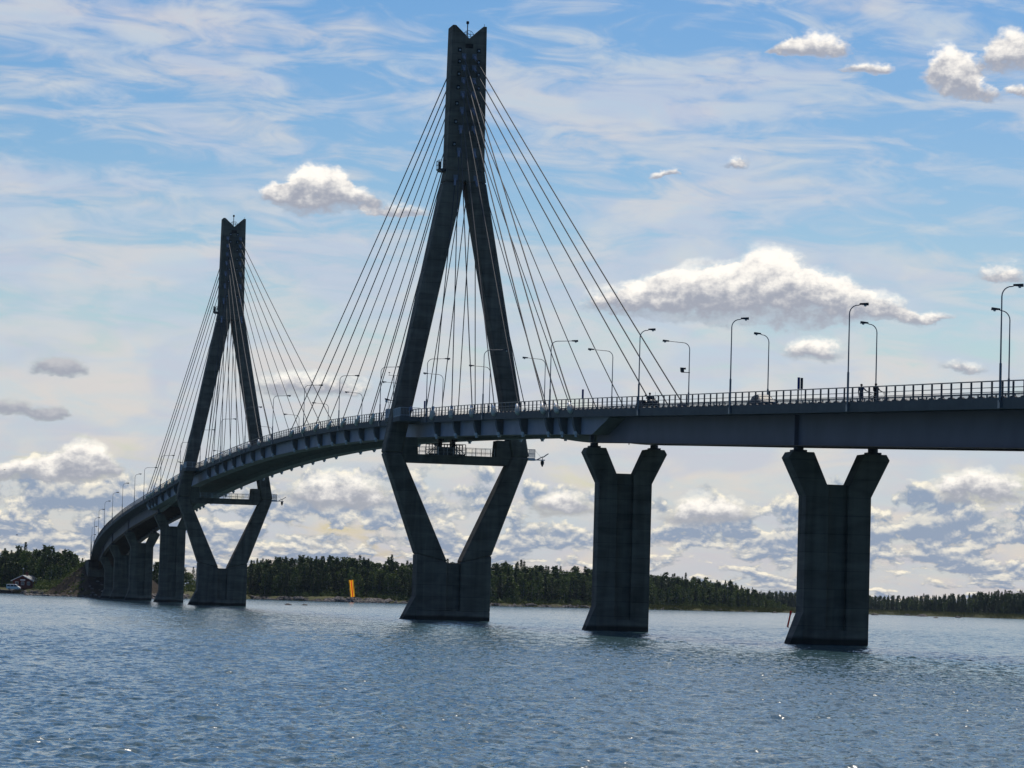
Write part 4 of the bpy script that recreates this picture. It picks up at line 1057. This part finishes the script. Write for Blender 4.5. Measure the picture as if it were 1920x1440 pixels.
def sea_mesh():
    """open water as far as the horizon; near this bank the chop is modelled wave by wave"""
    rs = [42.0]
    while rs[-1] < 1750: rs.append(rs[-1] * 1.0011 + 0.035)
    rs = np.array(rs); azs = np.radians(np.linspace(-4.0, 30.0, 780))
    nr, na = len(rs), len(azs)
    Rr, A = np.meshgrid(rs, azs, indexing='ij')
    X = CAM.x - np.cos(A) * Rr; Y = CAM.y + np.sin(A) * Rr; Z = np.zeros_like(X)
    dr = np.gradient(rs)[:, None]
    rng = np.random.RandomState(11)
    n = 64
    lam = np.exp(rng.uniform(np.log(0.36), np.log(3.4), n)); th = rng.normal(R(205), R(42), n); ph = rng.uniform(0, 2 * pi, n)
    slope = 0.037 * (lam / 1.0) ** -0.65
    k = 2 * pi / lam; amp = slope / k
    # wind lanes
    g = 0.90 + 0.34 * np.sin(X * .021 + 1.3 * np.sin(Y * .017)) * np.sin(Y * .035 + .8 * np.sin(X * .013)) + 0.10 * np.sin(X * .09 + Y * .05)
    for i in range(n):
        w = np.clip((lam[i] / dr - 2.0) / 2.0, 0, 1)
        if w.max() <= 0: continue
        p_ = k[i] * (X * cos(th[i]) + Y * sin(th[i])) + ph[i] + 0.6 * np.sin(0.23 * k[i] * (Y * cos(th[i]) - X * sin(th[i])) + i)
        s_ = np.sin(p_)
        Z += w * amp[i] * (s_ + 0.25 * s_ * s_)
    Z *= g
    edge = np.minimum(1, np.minimum((A - azs[0]) / R(1.5), (azs[-1] - A) / R(1.5)))
    edge = np.clip(np.minimum(edge, (Rr - rs[0]) / 12.0), 0, 1); edge = edge * edge * (3 - 2 * edge)
    Z = Z * edge - 0.44 * (1 - edge)      # the modelled chop runs out into the open sheet without a step
    v = np.stack([X, Y, Z], -1).reshape(-1, 3)
    i0 = (np.arange(nr - 1)[:, None] * na + np.arange(na - 1)[None, :])
    q = np.stack([i0, i0 + na, i0 + na + 1, i0 + 1], -1).reshape(-1, 4)
    b = len(v); s = 30000.0
    v = np.concatenate([v, np.array([[-s, -s, -.45], [s, -s, -.45], [s, s, -.45], [-s, s, -.45]])])
    q = np.concatenate([q, np.array([[b, b + 1, b + 2, b + 3]])])
    me = bpy.data.meshes.new('water')
    me.vertices.add(len(v)); me.vertices.foreach_set('co', v.astype(np.float32).ravel())
    me.loops.add(q.size); me.loops.foreach_set('vertex_index', q.astype(np.int32).ravel())
    me.polygons.add(len(q)); me.polygons.foreach_set('loop_start', np.arange(0, q.size, 4, dtype=np.int32)); me.polygons.foreach_set('loop_total', np.full(len(q), 4, np.int32))
    me.polygons.foreach_set('use_smooth', np.ones(len(q), bool))
    me.update(calc_edges=True)
    if me.polygons[0].normal.z < 0: me.flip_normals()
    if me.polygons[len(q) - 1].normal.z < 0: print('plane down')
    me.materials.append(M['water'])
    o = bpy.data.objects.new('water', me); COL.objects.link(o); tag(o, kind='structure')
sea_mesh()

# ------------------------------------------------------------------ land
def lerp_t(tab, x):
    if x <= tab[0][0]: return tab[0][1]
    for (a, va), (b, vb) in zip(tab, tab[1:]):
        if x <= b: return va + (vb - va) * (x - a) / (b - a)
    return tab[-1][1]
def azx(x): return 12.32 + math.degrees(math.atan((x - 960) / 6155.0))
def xaz(a): return 960 + 6155.0 * math.tan(R(a - 12.32))
def at(x, d, z=0.0):
    """ground point: bearing (as a column of the panorama) and distance from the near bank"""
    a = R(azx(x)); return (CAM.x - cos(a) * d, CAM.y + sin(a) * d, z)
def hsh(x, y):
    return (sin(x * 0.131 + 1.7 * sin(y * 0.073)) + sin(y * 0.117 + 2.1 * sin(x * 0.091)) + 0.6 * sin(x * 0.41 + y * 0.37) + 0.6 * sin(x * .33 - y * .47)) / 3.2
COAST_A = [(-2600, 1500), (-1200, 1330), (-300, 1250), (0, 1205), (60, 1150), (100, 1080), (150, 1045), (200, 1015), (250, 1012), (300, 1050), (330, 1095), (400, 1250), (470, 1350), (560, 1310), (650, 1292), (740, 1328), (850, 1338), (950, 1350), (1100, 1445), (1250, 1535), (1400, 1610), (1500, 1655)]
DEPTH_A = [(1000, 420), (1300, 160), (1420, 70), (1480, 25), (1500, 4)]
COAST_B = [(1100, 2350), (1400, 2200), (1500, 2180), (1630, 2220), (1750, 2020), (1920, 1790), (2100, 1700), (2600, 1650), (4200, 1800)]
def height(s, dep, px_, py_, k=1.0):
    prof = [(-16, -1.6), (-5, -0.7), (0, -0.05), (3, 0.7), (9, 1.25), (20, 1.8), (45, 2.4), (120, 3.2), (420, 5.0)]
    h = lerp_t(prof, s)
    if s > 0: h = min(h, lerp_t(prof, max(0.0, (dep - s) * 0.8)) if s > dep * 0.5 else h)
    if s > dep: h = -1.5
    return h * k + (0.28 * hsh(px_, py_) if s > -3 else 0)
def gz(coast, dep_t, x, d):
    dep = lerp_t(dep_t, x) if dep_t else 400
    p = at(x, d); return height(d - lerp_t(coast, x), dep, p[0], p[1])
def land(name, coast, dep_t, x0, x1, step):
    mb = MB(); SS = [-16, -5, -1.5, 0, 1.5, 3, 6, 9, 14, 20, 30, 45, 70, 110, 170, 260, 400]
    xs = []; x = x0
    while x <= x1: xs.append(x); x += step if -150 < x < 2100 else step * 6
    n = len(SS)
    for x in xs:
        c = lerp_t(coast, x); dep = lerp_t(dep_t, x) if dep_t else 500
        c += 2.2 * sin(x * .071) + 1.6 * sin(x * .19 + 1)
        for s in SS:
            p = at(x, c + s); mb.v.append((p[0], p[1], height(s, dep, p[0], p[1])))
    for i in range(len(xs) - 1):
        for k in range(n - 1):
            mb.f.append((i * n + k, (i + 1) * n + k, (i + 1) * n + k + 1, i * n + k + 1)); mb.m.append(0)
    o = mb.build(name, M['land'], smooth=True, recalc=False)
    return tag(o, kind='structure')
land('wooded_shore', COAST_A, DEPTH_A, -2600, 1504, 6)
land('far_shore', COAST_B, None, 1100, 4200, 10)

# embankment carrying the road to the far abutment
mb = MB(); cols = []
for i in range(46):
    X = -568 - i * 5.0
    if X > -604: top = max(-1.0, -1.0 + (-568 - X) / 36.0 * 8.6)
    else: top = P(X) - 0.55 if X < -612 else 7.6 + (P(-612) - 0.55 - 7.6) * (-604 - X) / 8.0
    yo = YO(X); row = []
    for q in (-34, -28, -22, -17, -13, -10, -7.2, 0, 7.2, 10, 13, 17, 22, 28, 34):
        z = top - max(0, abs(q) - 7.2) * 0.80
        z = max(z, -1.2 + 0.05 * (34 - abs(q)))
        row.append((X + 0.6 * hsh(X * 3, q * 5), q + yo, z + (0.35 * hsh(X * 4, q * 6) if abs(q) > 7.5 else -0.02)))
    cols.append(row)
n = len(cols[0])
for r_ in cols: mb.v += r_
for i in range(len(cols) - 1):
    for k in range(n - 1): mb.f.append((i * n + k, i * n + k + 1, (i + 1) * n + k + 1, (i + 1) * n + k)); mb.m.append(0)
e_ = mb.build('embankment', M['bank'], recalc=True); tag(e_, kind='structure')
if sum(p.normal.z for p in e_.data.polygons) < 0: e_.data.flip_normals()
for on in ('wooded_shore', 'far_shore'):
    me_ = bpy.data.objects[on].data
    if sum(p.normal.z for p in me_.polygons) < 0: me_.flip_normals()

# ------------------------------------------------------------------ trees
def leafquad(mb, c, s, rr, mi=0, up=0.0):
    n = Vector((rr.gauss(0, 1), rr.gauss(0, 1), rr.gauss(0, 1) + up)).normalized()
    a = n.cross(Vector((rr.gauss(0, 1), rr.gauss(0, 1), rr.gauss(0, 1)))).normalized(); b = n.cross(a)
    s2 = s * rr.uniform(.55, .9)
    mb.add([c + a * s * .9, c + b * s2 + a * .2 * s, c - a * s, c - b * s2 - a * .15 * s], [(0, 1, 2, 3)], mi)
def spruce(seed, h=17.0, rad=2.7):
    rr = random.Random(seed); cr = MB(); tr = MB()
    tr.tube([(0, 0, -0.6), (0, 0, h * .5), (0, 0, h * .97)], [.20, .12, .02], 6)
    z = h * .06; 
    while z < h * .985:
        q = 1 - z / h
        r_ = (rad * q ** .85 + .12) * rr.uniform(.82, 1.12)
        nb = int(6 + 7 * q)
        off = rr.uniform(0, 6)
        for k in range(nb):
            t = off + 2 * pi * k / nb + rr.uniform(-.25, .25); L_ = r_ * rr.uniform(.65, 1.15)
            d = Vector((cos(t), sin(t), 0)); w = Vector((-sin(t), cos(t), 0)); dr = -.28 * L_
            p0 = Vector((0, 0, z + .15)); wd = .38 + .30 * q
            for j in range(2):
                f0, f1 = (0.05, .62) if j == 0 else (.45, 1.0)
                a = p0 + d * L_ * f0 + Vector((0, 0, dr * f0 * f0)); b = p0 + d * L_ * f1 + Vector((0, 0, dr * f1 * f1))
                tw = Vector((0, 0, rr.uniform(-.25, .25)))
                cr.add([a - w * wd * .6, (a + b) / 2 - w * wd * 1.1 + tw - Vector((0, 0, .18)), b, (a + b) / 2 + w * wd * 1.1 - tw - Vector((0, 0, .18))], [(0, 1, 2, 3)])
            if rr.random() < .6: leafquad(cr, p0 + d * L_ * rr.uniform(.3, .8) + Vector((0, 0, -.25)), .42, rr)
        z += .42 + .5 * q * rr.uniform(.7, 1.2)
    return cr, tr
def pine(seed, h=17.0):
    rr = random.Random(seed); cr = MB(); tr = MB(); lx, ly = rr.uniform(-.5, .5), rr.uniform(-.5, .5)
    tr.tube([(0, 0, -.6), (lx * .4, ly * .4, h * .5), (lx, ly, h * .93)], [.22, .16, .04], 6)
    for i in range(38):
        u = rr.random(); z = h * (.24 + .74 * u); q = sin(pi * min(1, (u * .9 + .16))) ** .7
        t = rr.uniform(0, 2 * pi); r_ = 2.6 * q * sqrt(rr.uniform(.05, 1))
        c = Vector((lx * z / h + r_ * cos(t), ly * z / h + r_ * sin(t), z))
        tr.tube([(lx * z / h, ly * z / h, z - .5), tuple(c)], [.06, .02], 3, cap=False)
        for k in range(15):
            v = Vector((rr.gauss(0, .55), rr.gauss(0, .55), rr.gauss(0, .32))); leafquad(cr, c + v, rr.uniform(.36, .62), rr, up=.6)
    return cr, tr
def birch(seed, h=14.0, spread=3.2):
    rr = random.Random(seed); cr = MB(); tr = MB()
    tr.tube([(0, 0, -.6), (.15, .1, h * .4), (.1, -.1, h * .9)], [.17, .11, .02], 6)
    for i in range(56):
        u = rr.random(); z = h * (.06 + .93 * u); q = sin(pi * (.12 + .86 * u)) ** .75
        t = rr.uniform(0, 2 * pi); r_ = spread * q * sqrt(rr.uniform(.1, 1))
        c = Vector((r_ * cos(t), r_ * sin(t), z))
        tr.tube([(0, 0, z - .9), tuple(c)], [.04, .012], 3, cap=False)
        for k in range(13):
            v = Vector((rr.gauss(0, .5), rr.gauss(0, .5), rr.gauss(0, .45))); leafquad(cr, c + v, rr.uniform(.32, .58), rr)
    return cr, tr
KIND = {'spruce': ('spruce', 'bark', [spruce(i, 17, 3.0 + .3 * (i % 3)) for i in range(5)], 17.0),
        'pine': ('pine', 'bark', [pine(20 + i) for i in range(5)], 17.0),
        'birch': ('birch', 'birchbark', [birch(40 + i, 14, 2.9 + .35 * (i % 3)) for i in range(5)], 14.0)}
MESH = {}
for k, (cm, tm, prs, h) in KIND.items():
    MESH[k] = [(c_.mesh('crown', M[cm]), t_.mesh('trunk', M[tm])) for c_, t_ in prs]
NAME = {'spruce': 'spruce_tree', 'pine': 'pine_tree', 'birch': 'birch_tree'}
LOOK = {'spruce': 'dark pointed spruce', 'pine': 'dark green pine with an uneven crown', 'birch': 'lighter green rounded birch'}
COUNT = {}
def tree(kind, p, h, rz, label, group, wide=1.0):
    i = random.randrange(5); k = h / KIND[kind][3]
    t = empty(NAME[kind], p, rz); t.scale = (k * wide, k * wide, k); tag(t, label, 'tree', group)
    cm, tm = MESH[kind][i]
    a = bpy.data.objects.new('crown', cm); COL.objects.link(a); a.parent = t
    b = bpy.data.objects.new('trunk', tm); COL.objects.link(b); b.parent = t
    COUNT[kind] = COUNT.get(kind, 0) + 1
TOP_A = [(-300, 17), (0, 18), (60, 18.2), (110, 17.6), (132, 16.5), (150, 13), (170, 11), (260, 12), (300, 15), (318, 15.5), (340, 12), (430, 12), (455, 14), (470, 18), (520, 19.2), (640, 19), (700, 19.3), (760, 18.8), (850, 19), (900, 18), (950, 19.4), (1060, 19), (1130, 18.6), (1230, 18.4), (1300, 17.4), (1360, 16.0), (1400, 13.5), (1430, 10.0), (1450, 7.5), (1470, 6)]
S0_A = [(-300, 45), (0, 48), (90, 50), (130, 60), (175, 110), (250, 120), (300, 60), (340, 60), (460, 24), (520, 18), (590, 22), (625, 36), (700, 36), (730, 20), (760, 16), (950, 16), (1100, 18), (1250, 22), (1400, 22), (1470, 14)]
def forest(coast, dep_t, x0, x1, s0_t, top_t, rows, keep, place, mixture):
    """front rows as single trees; the rows behind are returned for the wood that reads as one mass"""
    back = []
    for row in range(rows):
        x = x0 + random.uniform(0, 4)
        while x < x1:
            c = lerp_t(coast, x); s = lerp_t(s0_t, x) + row * 5.0 + random.uniform(-2.5, 2.5); d = c + s
            dep = lerp_t(dep_t, x) if dep_t else 400
            if s < dep - 3:
                top = lerp_t(top_t, x); g_ = gz(coast, dep_t, x, d)
                front = row / max(1, rows - 1)
                r_ = random.random(); ws = mixture(front); kind = 'spruce' if r_ < ws[0] else 'pine' if r_ < ws[0] + ws[1] else 'birch'
                h = (top - g_) * random.uniform(.80, 1.0) * (.68 + .32 * min(1, front * 2.0))
                if kind == 'birch': h *= .86
                if kind == 'spruce' and random.random() < .18: h *= 1.10
                p = at(x, d, g_ - .1)
                if row < keep:
                    tree(kind, p, max(h, 3.0), random.uniform(0, 6.28), '%s %s' % (LOOK[kind], place), 'trees ' + place, random.uniform(.95, 1.35))
                else: back.append((kind, p, h, random.uniform(0, 6.28)))
            x += random.uniform(2.3, 3.9) * 6141.0 / d
    return back
def wood(name, label, back, group=None):
    mb = MB()
    for kind, p, h, rz in back:
        i = random.randrange(5); c_, t_ = KIND[kind][2][i]; k = h / KIND[kind][3]; mi = {'spruce': 0, 'pine': 1, 'birch': 2}[kind]
        cs, sn = cos(rz) * k * 1.25, sin(rz) * k * 1.25; b = len(mb.v)
        mb.v += [(p[0] + v[0] * cs - v[1] * sn, p[1] + v[0] * sn + v[1] * cs, p[2] + v[2] * k) for v in c_.v]
        mb.f += [tuple(b + j for j in f) for f in c_.f]; mb.m += [mi] * len(c_.f)
    o = mb.build(name, [M['spruce'], M['pine'], M['birch']])
    tag(o, label, 'forest', kind='stuff')
mixA = lambda f: (.30 + .25 * f, .25, 0)
b1 = forest(COAST_A, DEPTH_A, -260, 182, S0_A, TOP_A, 8, 3, 'in the wood behind the red house', lambda f: (.22 + .2 * f, .40))
b1 += forest(COAST_A, DEPTH_A, 182, 455, S0_A, TOP_A, 4, 2, 'on the bank behind the far piers', lambda f: (.3, .3))
b1 += forest(COAST_A, DEPTH_A, 455, 790, S0_A, TOP_A, 9, 3, 'in the wood behind the yellow board', lambda f: (.34 + .2 * f, .28))
b1 += forest(COAST_A, DEPTH_A, 790, 1478, S0_A, TOP_A, 9, 2, 'on the wooded point right of the near tower', lambda f: (.22 + .25 * f, .22))
wood('forest', 'dense mixed forest filling the shore behind the front trees', b1)
TOP_B = [(1100, 14), (1400, 13), (1480, 14.5), (1560, 14), (1640, 12.8), (1760, 13.5), (1860, 16), (1920, 16.5), (2200, 17), (4000, 17)]
b2 = forest(COAST_B, None, 1330, 2150, [(1100, 26), (1600, 30), (1920, 26), (4000, 26)], TOP_B, 8, 1, 'on the low far shore at the right', lambda f: (.62, .25))
wood('far_forest', 'dark distant forest along the low far shore', b2)


# shrubs and reeds along the water: nobody could count them
def scatter_patch(name, label, cat, mat, items):
    mb = MB(); rr = random.Random(5)
    for (x, y, z, w, h, n, sz) in items:
        for k in range(n):
            leafquad(mb, Vector((x + rr.gauss(0, w * .4), y + rr.gauss(0, w * .4), z + abs(rr.gauss(.35, .28)) * h)), sz * rr.uniform(.6, 1.1), rr)
    tag(mb.build(name, M[mat]), label, cat, kind='stuff')
it = []
for (xa, xb, n) in ((-200, 175, 120), (285, 470, 110), (470, 790, 130), (900, 1480, 260)):
    for i in range(n):
        x = random.uniform(xa, xb); s = lerp_t(S0_A, x) + random.uniform(-10, 6); d = lerp_t(COAST_A, x) + s
        if s < 4 or s > lerp_t(DEPTH_A, x) - 2: continue
        g_ = gz(COAST_A, DEPTH_A, x, d); p = at(x, d); it.append((p[0], p[1], g_, random.uniform(1.2, 2.6), random.uniform(1.2, 3.4), 26, .38))
for i in range(420):      # on the embankment's shoulder and nose
    X = random.uniform(-690, -576); q = -random.uniform(7.6, 24); tz = P(X) - .8 if X < -608 else (-568 - X) / 36 * 8.6 - 1.2
    z_ = tz - (abs(q) - 7.2) * .8
    if z_ < .7: continue
    it.append((X, q + YO(X), z_, random.uniform(.8, 2), random.uniform(.4, 2.0) if X < -608 else random.uniform(.2, .8), 22, .32))
for i in range(26):
    X = random.uniform(-660, -640); q = -random.uniform(17, 24); it.append((X, q + YO(X), 2.0, 2.2, random.uniform(2.5, 4.5), 34, .4))
scatter_patch('shrubs', 'bushes and saplings fringing the foot of the forest', 'bushes', 'shrub', it)
mb = MB(); rr = random.Random(9)
def blade(p, h):
    t = rr.uniform(0, pi); w = .16; a = (cos(t) * w, sin(t) * w); l = (rr.gauss(0, .25), rr.gauss(0, .25))
    mb.add([(p[0] - a[0], p[1] - a[1], p[2]), (p[0] + a[0], p[1] + a[1], p[2]), (p[0] + l[0], p[1] + l[1], p[2] + h)], [(0, 1, 2)])
for (co_, dt, xa, xb, sa, sb, n, hh) in ((COAST_A, DEPTH_A, 930, 1500, 4, 20, 9000, .9), (COAST_A, DEPTH_A, 1200, 1504, -1, 12, 7000, 1.2), (COAST_A, DEPTH_A, 100, 170, 4, 26, 1500, .6), (COAST_A, DEPTH_A, 640, 790, 6, 14, 1400, .7), (COAST_A, DEPTH_A, 285, 345, 5, 30, 1500, .9), (COAST_B, None, 1380, 2150, -1, 26, 14000, 1.3)):
    for i in range(n):
        x = rr.uniform(xa, xb); s = rr.uniform(sa, sb); d = lerp_t(co_, x) + s
        if dt and s > lerp_t(dt, x) - 1: continue
        blade(at(x, d, gz(co_, dt, x, d) - .1), hh * rr.uniform(.6, 1.2))
tag(mb.build('reeds', M['reed']), 'yellow green reeds and rough grass along the waterline', 'reeds', kind='stuff')

# stones along the waterline
mb = MB(); rr = random.Random(3)
for (xa, xb, sa, sb, n, r0, r1) in ((20, 185, -1.5, 7, 420, .25, .85), (285, 352, -2, 10, 420, .35, 1.0), (470, 625, -1, 5, 260, .3, .9), (610, 730, -1, 8, 420, .4, 1.15), (730, 960, -1, 4, 260, .25, .8), (960, 1200, -1, 4, 240, .3, .8), (1200, 1420, -2, 3, 90, .3, .7)):
    for i in range(n):
        x = rr.uniform(xa, xb); s = rr.uniform(sa, sb) * rr.random() ** .4; d = lerp_t(COAST_A, x) + 2.2 * sin(x * .071) + 1.6 * sin(x * .19 + 1) + s
        r_ = rr.uniform(r0, r1); p = at(x, d, max(-.15, gz(COAST_A, DEPTH_A, x, d) + .1))
        mb.blob(p, r_, rr.random(), 0, (1.1, 1.1, .75))
for i in range(260):
    X = rr.uniform(-600, -566); q = rr.uniform(-26, 22); r_ = rr.uniform(.3, .8)
    mb.blob((X, q + YO(X), max(0, (-568 - X) / 36 * 8.6 - 1.2 - max(0, abs(q) - 7.2) * .8)), r_, rr.random(), 0, (1.1, 1.1, .75))
tag(mb.build('shore_stones', M['stone']), 'rough granite stones heaped along the waterline', 'stones', kind='stuff')
BL = [((-377.9, 33.2), .8, 'low reddish rock awash, left one of two near the yellow board'), ((-393.0, 39.7), .65, 'low reddish rock awash, right one of two near the yellow board'), ((-987.6, 346), 1.2, 'dark boulder in the water off the reedy point'),
      ((-1118, 437.7), 1.6, 'dark boulder close to the right of the rightmost pier'), ((-1297, 516.8), 1.6, 'dark rock off the far shore right of the rightmost pier'), ((-1128, 466.1), 2.1, 'largest dark rock off the far shore'), ((-882, 385.4), 1.0, 'pale tipped rock farthest out from the far shore'), ((-1050.7, 456.9), 1.4, 'dark rock nearest the right edge off the far shore')]
for i, ((x, y), r_, lb) in enumerate(BL):
    m_ = MB(); m_.blob((0, 0, 0), r_, 100 + i, 0, (1.3, 1.3, .55)); m_.blob((r_ * .8, r_ * .5, -.1), r_ * .6, 200 + i, 0, (1.2, 1.2, .6))
    o = m_.build('boulder', M['stone']); o.location = (x, y, .05); tag(o, lb, 'boulder', 'boulders standing in the water')

# ------------------------------------------------------------------ red house, quay, van
hp = at(42, 1178, 2.35); ang = R(-azx(42))
h_ = empty('red_house', hp, ang - R(20)); tag(h_, 'small red wooden house with grey gabled roof and white windows by the water', 'house')
mb = MB(); mb.prism([(-3.7, -.6), (3.7, -.6), (3.7, 2.35), (0, 4.1), (-3.7, 2.35)], -9, 0); mb.build('wall', M['redwood'], h_, recalc=True)
mb = MB()
for s in (-1, 1): mb.hexa([(-9.4, 0, 4.13), (.5, 0, 4.13), (.5, s * 4.3, 2.1), (-9.4, s * 4.3, 2.1), (-9.4, 0, 4.3), (.5, 0, 4.3), (.5, s * 4.3, 2.27), (-9.4, s * 4.3, 2.27)])
rf = mb.build('roof', M['roof'], h_, recalc=True)
mb = MB(); mb.box(-4.6, -3.8, -.4, .4, 3.6, 5.3); mb.box(-4.68, -3.72, -.48, .48, 5.302, 5.42); mb.build('chimney', M['brick'], rf)
mb = MB()
for s in (-1, 1): mb.hexa([(.501, 0, 4.05), (.54, 0, 4.05), (.54, s * 4.3, 2.02), (.501, s * 4.3, 2.02), (.501, 0, 4.3), (.54, 0, 4.3), (.54, s * 4.3, 2.27), (.501, s * 4.3, 2.27)])
mb.build('bargeboard', M['white'], h_, recalc=True)
for y in (-2.2, 0.0, 2.2):
    mb = MB()
    for a, b, c2, d2 in ((y - .55, y + .55, .75, .85), (y - .55, y + .55, 1.85, 1.95), (y - .55, y - .45, .85, 1.85), (y + .45, y + .55, .85, 1.85), (y - .04, y + .04, .85, 1.85)): mb.box(.002, .07, a, b, c2, d2)
    w_ = mb.build('window', M['white'], h_); mb = MB(); mb.box(.002, .03, y - .45, y + .45, .85, 1.85); mb.build('pane', M['glass'], w_)
mb = MB(); mb.box(.002, .06, -.9, .9, 2.35, 2.75); mb.build('sign_board', M['white'], h_)
for s_, xx in ((1, -2.2), (1, -5.5)):
    mb = MB(); mb.box(xx - .5, xx + .5, 3.702, 3.75, .5, 1.9); mb.build('door' if xx > -3 else 'window', M['yellow' if xx > -3 else 'glass'], h_)
fp = empty('flagpole', at(42.3, 1192, 2.6)); tag(fp, 'thin pole with a white ball on top rising behind the red house', 'pole')
mb = MB(); mb.tube([(0, 0, 0), (0, 0, 6.1)], [.08, .05], 6); mb.build('pole', M['pole'], fp)
mb = MB(); mb.lathe([(.05, 0), (.2, .08), (.26, .25), (.2, .42), (.05, .5)], (0, 0, 6.1), n=10); mb.build('ball', M['white'], fp, smooth=True)
q_ = empty('quay', at(-60, 1172, 0), ang); tag(q_, 'timber quay with pale deck and dark sides at the left edge', 'quay')
mb = MB(); mb.box(-9, 3, -40, 15.4, 1.12, 1.30); mb.build('deck', M['timber'], q_)
mb = MB(); mb.box(-9, 2.7, -40, 15.1, -1.0, 1.118); mb.build('quay_wall', M['darkwood'], q_)
mb = MB()
for i in range(18): mb.tube([(3.15, -40 + i * 3.2, -1.2), (3.15, -40 + i * 3.2, 1.5)], .15, 7)
mb.build('fender_piles', M['darkwood'], q_)
vsec = [(-2.45, .45, 1.0, 1.85, .86, .90, .76), (-2.4, .3, 1.05, 1.95, .9, .93, .8), (-1.2, .28, 1.1, 2.0, .92, .94, .80), (.5, .28, 1.1, 2.0, .92, .94, .80), (.95, .28, 1.1, 1.93, .92, .94, .78), (1.75, .28, 1.05, 1.18, .92, .93, .80), (2.3, .3, .9, 1.02, .88, .9, .74), (2.45, .4, .72, .8, .8, .82, .66)]
vgl = [[(1.7, -.72, 1.2), (1.7, .72, 1.2), (1.02, .70, 1.86), (1.02, -.70, 1.86)]] + sym([(1.45, .91, 1.2), (.95, .82, 1.78), (.25, .82, 1.82), (.25, .92, 1.2)]) + sym([(.1, .92, 1.2), (.1, .82, 1.82), (-1.0, .82, 1.82), (-1.0, .92, 1.2)]) + sym([(-1.15, .92, 1.2), (-1.15, .82, 1.82), (-2.2, .82, 1.78), (-2.2, .91, 1.2)])
vp = at(25.5, 1166, 1.32)
car(vp, ang + R(78), 'white van parked on the quay in front of the red house', 'van', vsec, vgl, M['white'], 'parked_van', (-1.5, 1.55), .94, [(2.42, .55, .85, 'lens', 'headlight'), (2.42, -.55, .85, 'lens', 'headlight'), (-2.46, .7, .95, 'red', 'tail_light'), (-2.46, -.7, .95, 'red', 'tail_light')])
mb = MB(); mb.box(-30, 3.2, 15.5, 24, -.5, 1.28)
o = mb.build('landing', M['land']); o.location = at(-60, 1172, 0); o.rotation_euler = (0, 0, ang); tag(o, kind='structure')

# leading board, spar buoy
lb = empty('leading_board', at(662, 1299, 1.5), R(-azx(662))); lb.rotation_euler = (R(7.5), 0, R(-azx(662)))
tag(lb, 'tall leaning yellow leading board with an orange red stripe on the stones', 'navigation mark')
for y0, y1, mat, nm in ((-.88, -.222, 'yellow', 'panel'), (-.22, .22, 'orange', 'stripe'), (.222, .88, 'yellow', 'panel')):
    zt_ = 7.1 if nm == 'stripe' else 7.3; mb = MB(); mb.add([(0, y0, .6), (0, y1, .6), (0, y1, zt_), (0, y0, zt_)], [(0, 1, 2, 3)]); mb.build(nm, M[mat], lb)      # thin sheet
mb = MB()
for y in (-.7, .7): mb.box(-.14, -.002, y - .07, y + .07, -.6, 7.5); mb.tube([(-.1, y, 6.6), (-2.6, y, -.3)], .06, 5)
mb.build('frame', M['darkwood'], lb)
by = empty('spar_buoy', (-53, 64.3, 0)); by.rotation_euler = (R(-11.5), R(0), 0); tag(by, 'slim red spar buoy leaning in the current left of the rightmost pier', 'buoy')
mb = MB(); mb.lathe([(.13, -1.5), (.145, 0), (.13, 1.9), (.10, 2.1)], n=10); mb.build('spar', M['red'], by)
mb = MB(); mb.lathe([(.16, 2.02), (.18, 2.06), (.18, 2.55), (.15, 2.6)], n=10); mb.build('top_band', M['red'], by)

# birds
for i, (p, sp, rz, lb_) in enumerate((((-250.9, -46.5, 27.2), .8, .5, 'dark gull gliding left of the far tower'), ((-303.5, -40.0, 14.4), .6, 1.2, 'small dark bird flying low above the left wood'), ((-273.7, -41.0, 12.2), .5, .2, 'dark bird just above the treetops left of the bridge end'))):
    t = empty('bird', p, rz); tag(t, lb_, 'bird')
    mb = MB(); mb.lathe([(.01, -.26), (.05, -.15), (.07, 0), (.05, .14), (.015, .24)], (0, 0, 0), (1, 0, 0), 8)
    for s in (-1, 1): mb.hexa([(-.09, s * .03, 0), (.09, s * .03, 0), (.05, s * sp * .35, .10), (-.06, s * sp * .35, .10), (-.08, s * .03, .025), (.08, s * .03, .025), (.05, s * sp * .35, .115), (-.06, s * sp * .35, .115)]); mb.hexa([(-.06, s * sp * .35, .10), (.05, s * sp * .35, .10), (-.06, s * sp * .62, .03), (-.10, s * sp * .62, .03), (-.06, s * sp * .35, .115), (.05, s * sp * .35, .115), (-.06, s * sp * .62, .04), (-.10, s * sp * .62, .04)])
    mb.build('body', M['bird'], t, recalc=True)
# ------------------------------------------------------------------ the air
hm = bpy.data.materials.new('sea_air'); hm.use_nodes = True
hm.node_tree.nodes.clear()
ho = hm.node_tree.nodes.new('ShaderNodeOutputMaterial'); hv = hm.node_tree.nodes.new('ShaderNodeVolumePrincipled')
hv.inputs['Color'].default_value = (0.62, 0.78, 1.0, 1); hv.inputs['Density'].default_value = 1.6e-5; hv.inputs['Anisotropy'].default_value = 0.3
hm.node_tree.links.new(hv.outputs[0], ho.inputs['Volume'])
mb = MB(); mb.box(-3200, 470, -700, 1500, -8.0, 86.0)
tag(mb.build('haze', hm), kind='stuff', label='thin blue sea air lying over the whole strait', cat='haze')
S.cycles.volume_bounces = 0
